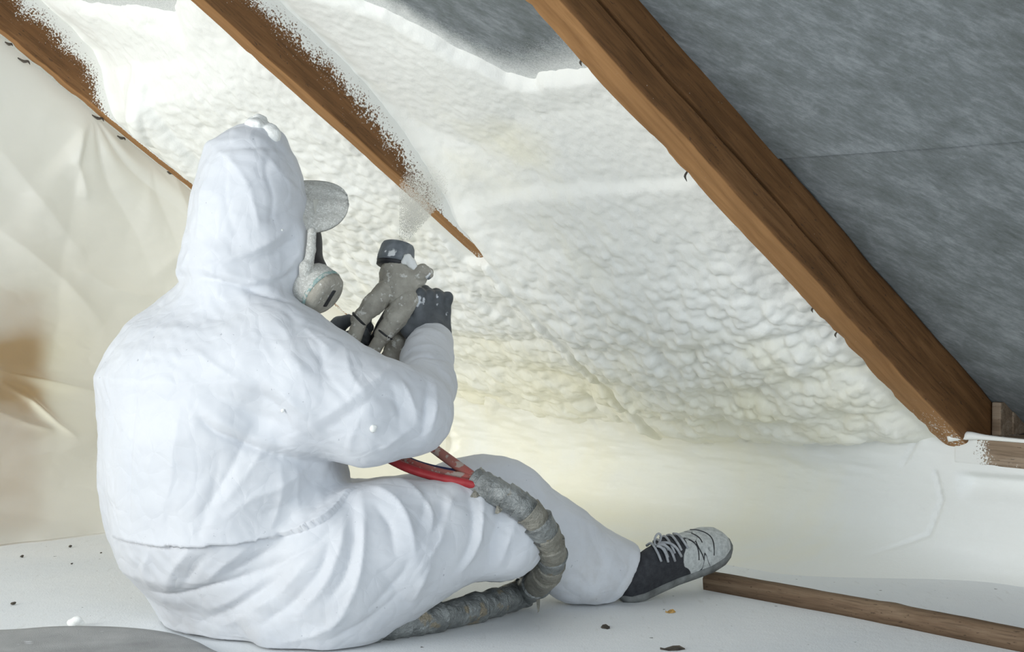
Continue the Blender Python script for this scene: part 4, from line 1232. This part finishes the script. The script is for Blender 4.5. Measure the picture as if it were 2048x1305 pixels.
for x0, y0, y1, dx in ((.205, -.043, .030, .018), (.168, -.040, -.006, .006), (.180, -.042, -.014, -.004), (.192, -.020, .012, .004)):
    sub('seam_line', tube_mesh([over(x0 + dx * math.sin(math.pi * t), y0 + (y1 - y0) * t, .0005) for t in np.linspace(0, 1, 9)], .0012, 6, 20), M['black'], shoe)
lp = [over(.092, 0, .004) + SX * (.008 * math.sin(t)) + SU * (.014 - .014 * math.cos(t)) for t in np.linspace(0, 2 * math.pi, 14)]
sub('lace', tube_mesh(lp, .0022, 7, caps=False), M['lace'], shoe)

# ================================================================== SPRAY GUN
gun = empty('spray_gun', at(800, 600, 2.96), 'foam-crusted spray gun with a grey nozzle cap in the gloved hands', 'spray gun')
def crusty(X): return .0022 * fbm(X, 60, 3, 8) + .0012 * fbm(X, 160, 2, 5)
s = SDF((-.34, 2.82, .40), (-.10, 3.10, .68), .0026)
s.cone(at(794, 546, 2.97), at(799, 580, 2.965), .032, .037, .01)
s.cone(at(800, 572, 2.965), at(806, 596, 2.965), .036, .032, .015)
s.cone(at(820, 560, 2.96), at(845, 545, 2.95), .018, .015, .012)
s.cone(at(843, 545, 2.95), at(856, 548, 2.945), .012, .010, .006)
s.cone(at(838, 560, 2.955), at(846, 566, 2.95), .012, .006, .006)
sdf_obj('gun_body', s, M['crust'], gun, 1, crusty)
link('valve_tip', lathe(at(853, 548, 2.945), unit([.9, -.2, -.35]), [(-.004, .008), (.0, .010), (.008, .009), (.011, .005)], 12), M['nozzle'], gun)
NA = unit(at(797, 488, 2.985) - at(789, 530, 2.975))
s = SDF((-.24, 2.88, .60), (-.15, 3.0, .70), .0018)
for (u_, v_, r_) in ((815, 516, .008), (822, 526, .0095), (808, 524, .006), (828, 534, .007)): s.ell(at(u_, v_, 2.945), np.eye(3), [r_, r_ * .8, r_], .004)
sdf_obj('foam_clump', s, M['whitefoam'], gun, 1, lambda X: .001 * fbm(X, 150, 2, 2))
link('nozzle_ring', lathe(at(789, 532, 2.975), NA, [(-.004, .030), (-.002, .034), (.008, .034), (.010, .030)]), M['black'], gun)
link('nozzle_cap', lathe(at(790, 526, 2.975), NA, [(-.001, .030), (.0, .0345), (.010, .0345), (.030, .0315), (.036, .0285), (.038, .024), (.0385, .010)]), M['nozzle'], gun)
# two crusted arms below the body and their couplings
for pts, rad in (([(772, 582, 2.945), (744, 612, 2.935), (718, 640, 2.93)], (.0205, .0180, .0165)), ([(814, 600, 2.945), (792, 636, 2.935), (768, 669, 2.93)], (.0225, .0205, .0175))):
    s = SDF((-.33, 2.85, .46), (-.14, 3.06, .63), .0026)
    s.chain([at(*p_) for p_ in pts], rad, .01)
    sdf_obj('hose_arm', s, M['crust'], gun, 1, crusty)
for pts, r_ in (([(724, 634, 2.93), (711, 668, 2.93), (692, 725, 2.95)], .0140), ([(772, 664, 2.93), (752, 694, 2.93), (715, 750, 2.95)], .0125), ([(770, 650, 3.0), (748, 690, 3.0), (700, 740, 3.0)], .014)):
    link('inlet_pipe', tube_mesh([at(*p_) for p_ in pts], r_, 16, 24, bumpf=lambda Vv, a, t: 1 + .08 * fbm(Vv, 70, 2, 3)), M['crust'], gun)
for c, d in (((719, 639, 2.93), (-.7, 0, -.7)), ((769, 668, 2.93), (-.6, 0, -.8))):
    link('coupling_ring', lathe(at(*c), unit(d), [(-.0025, .0155), (-.0015, .0180), (.0015, .0180), (.0025, .0155)], 20), M['black'], gun)
link('grip', tube_mesh([at(806, 590, 2.985), at(812, 640, 2.995), at(800, 700, 2.99)], [.024, .022, .020], 16, 20), M['crust'], gun)
s = SDF((-.30, 2.86, .44), (-.15, 3.06, .60), .0026)
s.chain([at(808, 655, 2.985), at(790, 695, 2.975), at(772, 735, 2.965), at(765, 790, 2.95)], [.016, .0175, .0155, .0155], .006)
s.ell(at(796, 692, 2.965), np.eye(3), [.0165, .018, .021], .004)
sdf_obj('gun_handle', s, M['crust'], gun, 1, crusty)
link('gap_tube', tube_mesh([at(792, 605, 2.985), at(768, 655, 2.985), at(745, 695, 2.985)], [.012, .016, .012], 12, 14), M['black'], gun)  # black tube set behind the gap between the two arms

# ================================================================== HOSES
hose = empty('hose_bundle', atz(960, 1215, 0), 'spray hoses with red ends, wrapped in grey tape and looping over the knee', 'hose')
def hz_(name, pts, r_, mat, n=40):
    return link(name, tube_mesh([at(*p_) for p_ in pts], r_, 14, n), mat, hose)
hz_('hose', [(768, 780, 2.95), (800, 840, 2.90), (862, 893, 2.84), (940, 950, 2.775), (985, 982, 2.75), (1018, 1006, 2.735)], .0092, M['dusty_red']).__setitem__('label', 'dusty pink-red hose')
hz_('hose', [(700, 820, 2.95), (740, 890, 2.88), (800, 930, 2.80), (870, 954, 2.765), (955, 972, 2.745), (985, 985, 2.75)], .0078, M['red']).__setitem__('label', 'bright red hose')
hz_('hose', [(710, 815, 2.96), (760, 895, 2.88), (815, 925, 2.82), (880, 946, 2.785), (955, 960, 2.765), (985, 975, 2.76)], .0078, M['dusty_red'])
hz_('cable', [(720, 810, 2.97), (775, 895, 2.90), (820, 920, 2.845), (870, 936, 2.81), (955, 952, 2.785), (985, 968, 2.77)], .0045, M['blue'])
def floor_at(u, v, z): return atz(u, v, z)
BR = .0245
path = [at(952, 965, 2.765), at(985, 982, 2.745), at(1030, 1004, 2.735), at(1068, 1035, 2.74), at(1094, 1075, 2.765), at(1104, 1115, 2.81), at(1092, 1150, 2.87), floor_at(1050, 1185, .034), floor_at(1000, 1203, .028), floor_at(930, 1222, .026), floor_at(860, 1238, .026), floor_at(800, 1247, .026), floor_at(750, 1254, .026), floor_at(690, 1258, .026)]
PP = catmull(path, 260)
nw = 24
cuts = np.linspace(0, 259, nw + 1).astype(int)
rr = np.random.RandomState(9)
for k in range(nw):
    a, b_ = cuts[k], min(259, cuts[k + 1] + 2)
    base = BR * (1 + .12 * (rr.rand() - .5))
    ph = rr.rand() * 6
    def bf(Vv, ang, t, ph=ph): return 1 + .09 * fbm(Vv, 50, 3, 31) + .03 * np.abs(fbm(Vv, 110, 2, 7)) + .10 * (1 - t) ** 3 + .012 * np.sin(ang * 2 + ph)
    link('tape_wrap', tube_mesh(PP[a:b_ + 1], [base * 1.0, base * .95], 28, max(12, 2 * (b_ - a + 1)), bumpf=bf), M['tape'] if (k < 5 or k > 12 or k % 3 == 0) else M['tape2'], hose)
# ragged tape ends
for (c, dv, w) in (((958, 983, 2.735), (-.012, -.006, -.010), .007), ((963, 950, 2.76), (-.002, 0, .012), .005), ((1076, 1190, 2.93), (.001, -.004, -.030), .004), ((1000, 1015, 2.722), (-.006, -.006, -.010), .006), ((850, 1262, 2.80), (.008, -.006, -.006), .004)):
    p0 = at(*c); dv = np.array(dv); side = unit(np.cross(dv, [0, 1, 0])) * w
    V_ = [p0 - side, p0 + side, p0 + side * .8 + dv * .6 + [0, -.003, 0], p0 - side * .7 + dv * .7, p0 + dv + side * .3, p0 + dv * 1.1 - side * .4]
    V_ = [np.array(v) for v in V_]; V_ += [v + np.array([0, .0012, 0]) for v in V_]
    F = [(0, 1, 2, 3), (3, 2, 4, 5), (9, 8, 7, 6), (11, 10, 8, 9), (0, 6, 7, 1), (1, 7, 8, 2), (2, 8, 10, 4), (4, 10, 11, 5), (5, 11, 9, 3), (3, 9, 6, 0)]
    me = bpy.data.meshes.new('tape_end'); me.from_pydata([tuple(v) for v in V_], [], F); me.update()
    link('tape_end', me, M['tape2'], hose, False)

# ================================================================== SPRAY MIST: a cone of droplets from the nozzle to the rafter
m0 = at(805, 486, 2.99); m1 = at(848, 372, 3.40)
MX = unit(m1 - m0); ML = np.linalg.norm(m1 - m0)
nd = 15000
rs = np.random.RandomState(3)
t = rs.rand(nd) ** 0.45; rad = (.007 + .046 * t) * np.sqrt(rs.rand(nd)) ** 1.15; an = rs.rand(nd) * 2 * math.pi
m1v = unit(np.cross(MX, ZV)); m2v = np.cross(MX, m1v)
C_ = m0 + MX * (t * ML)[:, None] + (m1v * np.cos(an)[:, None] + m2v * np.sin(an)[:, None]) * rad[:, None]
sz = .00035 + .0004 * rs.rand(nd)
octa = np.array([(1, 0, 0), (-1, 0, 0), (0, 1, 0), (0, -1, 0), (0, 0, 1), (0, 0, -1)], float)
of = np.array([(0, 2, 4), (2, 1, 4), (1, 3, 4), (3, 0, 4), (2, 0, 5), (1, 2, 5), (3, 1, 5), (0, 3, 5)])
Vd = (C_[:, None, :] + sz[:, None, None] * octa[None]).reshape(-1, 3)
Fd = (np.arange(nd)[:, None, None] * 6 + of[None]).reshape(-1, 3)
tag(link('spray_mist', fast_mesh('mist', Vd, Fd), M['mist']), 'thin white spray mist rising from the nozzle to the rafter', 'mist', kind='stuff')

# ================================================================== THINGS ON THE FLOOR
# bare batten lying from the shoe out along the wall
A = atz(1418, 1160, .018); B = atz(2120, 1292, .018)
def batten():
    L = np.linalg.norm(B - A); n = 90
    X_ = np.linspace(0, L, n); sec = [(-.017, -.018), (-.019, .004), (-.014, .014), (0, .018), (.014, .015), (.019, .004), (.017, -.018)]
    V_ = np.zeros((n, 7, 3))
    wv = .006 * np.sin(X_ * 5) + .004 * fbm(np.stack([X_, X_ * 0, X_ * 0], -1), 5, 2, 3)
    k = 1 + .07 * fbm(np.stack([X_, X_ * 0 + 3, X_ * 0], -1), 9, 3, 5)
    knot = .10 * np.exp(-((X_ - L * .56) / .02) ** 2)
    for j, (y, z) in enumerate(sec):
        V_[:, j, 0] = X_; V_[:, j, 1] = y * (k + knot) + wv; V_[:, j, 2] = z * (k + knot if z > 0 else 1)
    F = [tuple(f) for f in grid_faces(n, 7, wrap_v=True)] + [tuple(range(7))[::-1], tuple((n - 1) * 7 + q for q in range(7))]
    me = bpy.data.meshes.new('batten'); me.from_pydata([tuple(v) for v in V_.reshape(-1, 3)], [], F); me.update()
    bm = bmesh.new(); bm.from_mesh(me); bmesh.ops.recalc_face_normals(bm, faces=bm.faces[:]); bm.to_mesh(me); bm.free()
    X = unit(B - A); Yv = unit(np.cross(ZV, X))
    return link('wooden_batten', me, M['lath'], matrix=frame_matrix(A, X, Yv, np.cross(X, Yv)))
tag(batten(), 'rough dark wooden batten lying on the floor from the shoe along the wall', 'batten')

# grey mat under the person, edge turned up
def mat_mesh():
    nu, nv = 70, 30
    edge = catmull([atz(-200, 1275), atz(0, 1267), atz(150, 1262), atz(260, 1265), atz(345, 1275), atz(400, 1292), atz(440, 1312), atz(520, 1340)], nu)
    V_ = np.zeros((nu, nv, 3))
    for i in range(nu):
        for j in range(nv):
            t = j / (nv - 1)
            p = edge[i] + np.array([-.10, -.75, 0]) * t
            z = .014 * min(1, t * 25) * (1 - .3 * t) + .0025 * vnoise(np.array([[p[0], p[1], 0]]), 9, 3)[0] + .001
            V_[i, j] = (p[0], p[1], z)
    return fast_mesh('mat', V_.reshape(-1, 3), grid_faces(nu, nv, flip=True))
tag(link('floor_mat', mat_mesh(), M['mat']), 'grey woven mat lying on the floor behind the seated person', 'mat')

# crumbs and scraps
def blob(name, p, rad, mat, label, cat, group, seed, flat=.6):
    s = SDF(p - max(rad) * 1.6, p + max(rad) * 1.6, max(max(rad) / 9, .0006))
    rs = np.random.RandomState(seed)
    for k in range(5):
        s.ell(p + (rs.rand(3) - .5) * rad, np.eye(3), np.array(rad) * (.4 + .35 * rs.rand()), max(rad) * .15)
    V_, Q_ = s.mesh(name); V_ = laplacian(V_, Q_, 1)
    V_[:, 2] += .0005 - V_[:, 2].min()
    o = link(name, fast_mesh(name, V_, Q_), mat)
    return tag(o, label, cat, group)
blob('foam_chunk', atz(152, 1246, .008), np.array([.016, .012, .011]), M['whitefoam'], 'small white chunk of dried foam on the floor by the mat', 'foam chunk', None, 3)
for k, (u, v, r_, lab) in enumerate(((44, 1114, .005, 'round dark crumb on the floor close to the plastic sheet'), (144, 1128, .003, 'tiny dark crumb on the floor halfway between sheet and mat'), (27, 1209, .006, 'largest dark crumb on the floor behind the white foam chunk'), (140, 1094, .005, 'flat dark crumb at the bottom edge of the plastic sheet'), (202, 1106, .003, "tiny dark crumb beside the seated person's back"))):
    blob('debris_crumb', atz(u, v, .002), np.array([r_ * .9, r_ * 1.1, r_ * .5]), M['dark'], lab, 'crumb', 'crumbs behind the person', 20 + k)
def chip(u, v, L, W_, ang, label, cat, mat, z=.003):
    p = atz(u, v, 0); c, s_ = math.cos(ang), math.sin(ang)
    X = np.array([c, s_, 0]); Yv = np.array([-s_, c, 0])
    top = [(-.5, 0), (-.28, .4), (.05, .5), (.3, .28), (.5, -.05), (.2, -.42), (-.2, -.5)]
    V_ = [p + X * a * L + Yv * b * W_ + ZV * (z + .003 * math.sin(7 * a)) for a, b in top] + [p + X * a * L + Yv * b * W_ + ZV * .0005 for a, b in top]
    n = len(top)
    F = [tuple(range(n)), tuple(range(2 * n - 1, n - 1, -1))] + [(k, n + k, n + (k + 1) % n, (k + 1) % n) for k in range(n)]
    me = bpy.data.meshes.new('chip'); me.from_pydata([tuple(v) for v in V_], [], F); me.update()
    bm = bmesh.new(); bm.from_mesh(me); bmesh.ops.recalc_face_normals(bm, faces=bm.faces[:]); bm.to_mesh(me); bm.free()
    return tag(link(cat.replace(' ', '_'), me, mat, None, False), label, cat)
chip(1341, 1226, .019, .016, .1, 'small ochre wood chip on the floor between shoe and hose', 'wood chip', M['ochre'])
chip(1211, 1257, .016, .022, .5, 'small black scrap on the floor in front of the trouser hem', 'scrap', M['dark'])
chip(1345, 1300, .042, .022, .05, 'long dark frayed scrap on the rough floor in front', 'scrap', M['dark'])
tw = [atz(1975, 1150, .003), atz(1990, 1157, .004), atz(2015, 1161, .003), atz(2070, 1168, .004)]
tag(link('dark_twig', tube_mesh(tw, [.002, .004, .0025, .003], 8, 20), M['dark']), 'dark twig lying at the foot of the knee wall', 'twig')
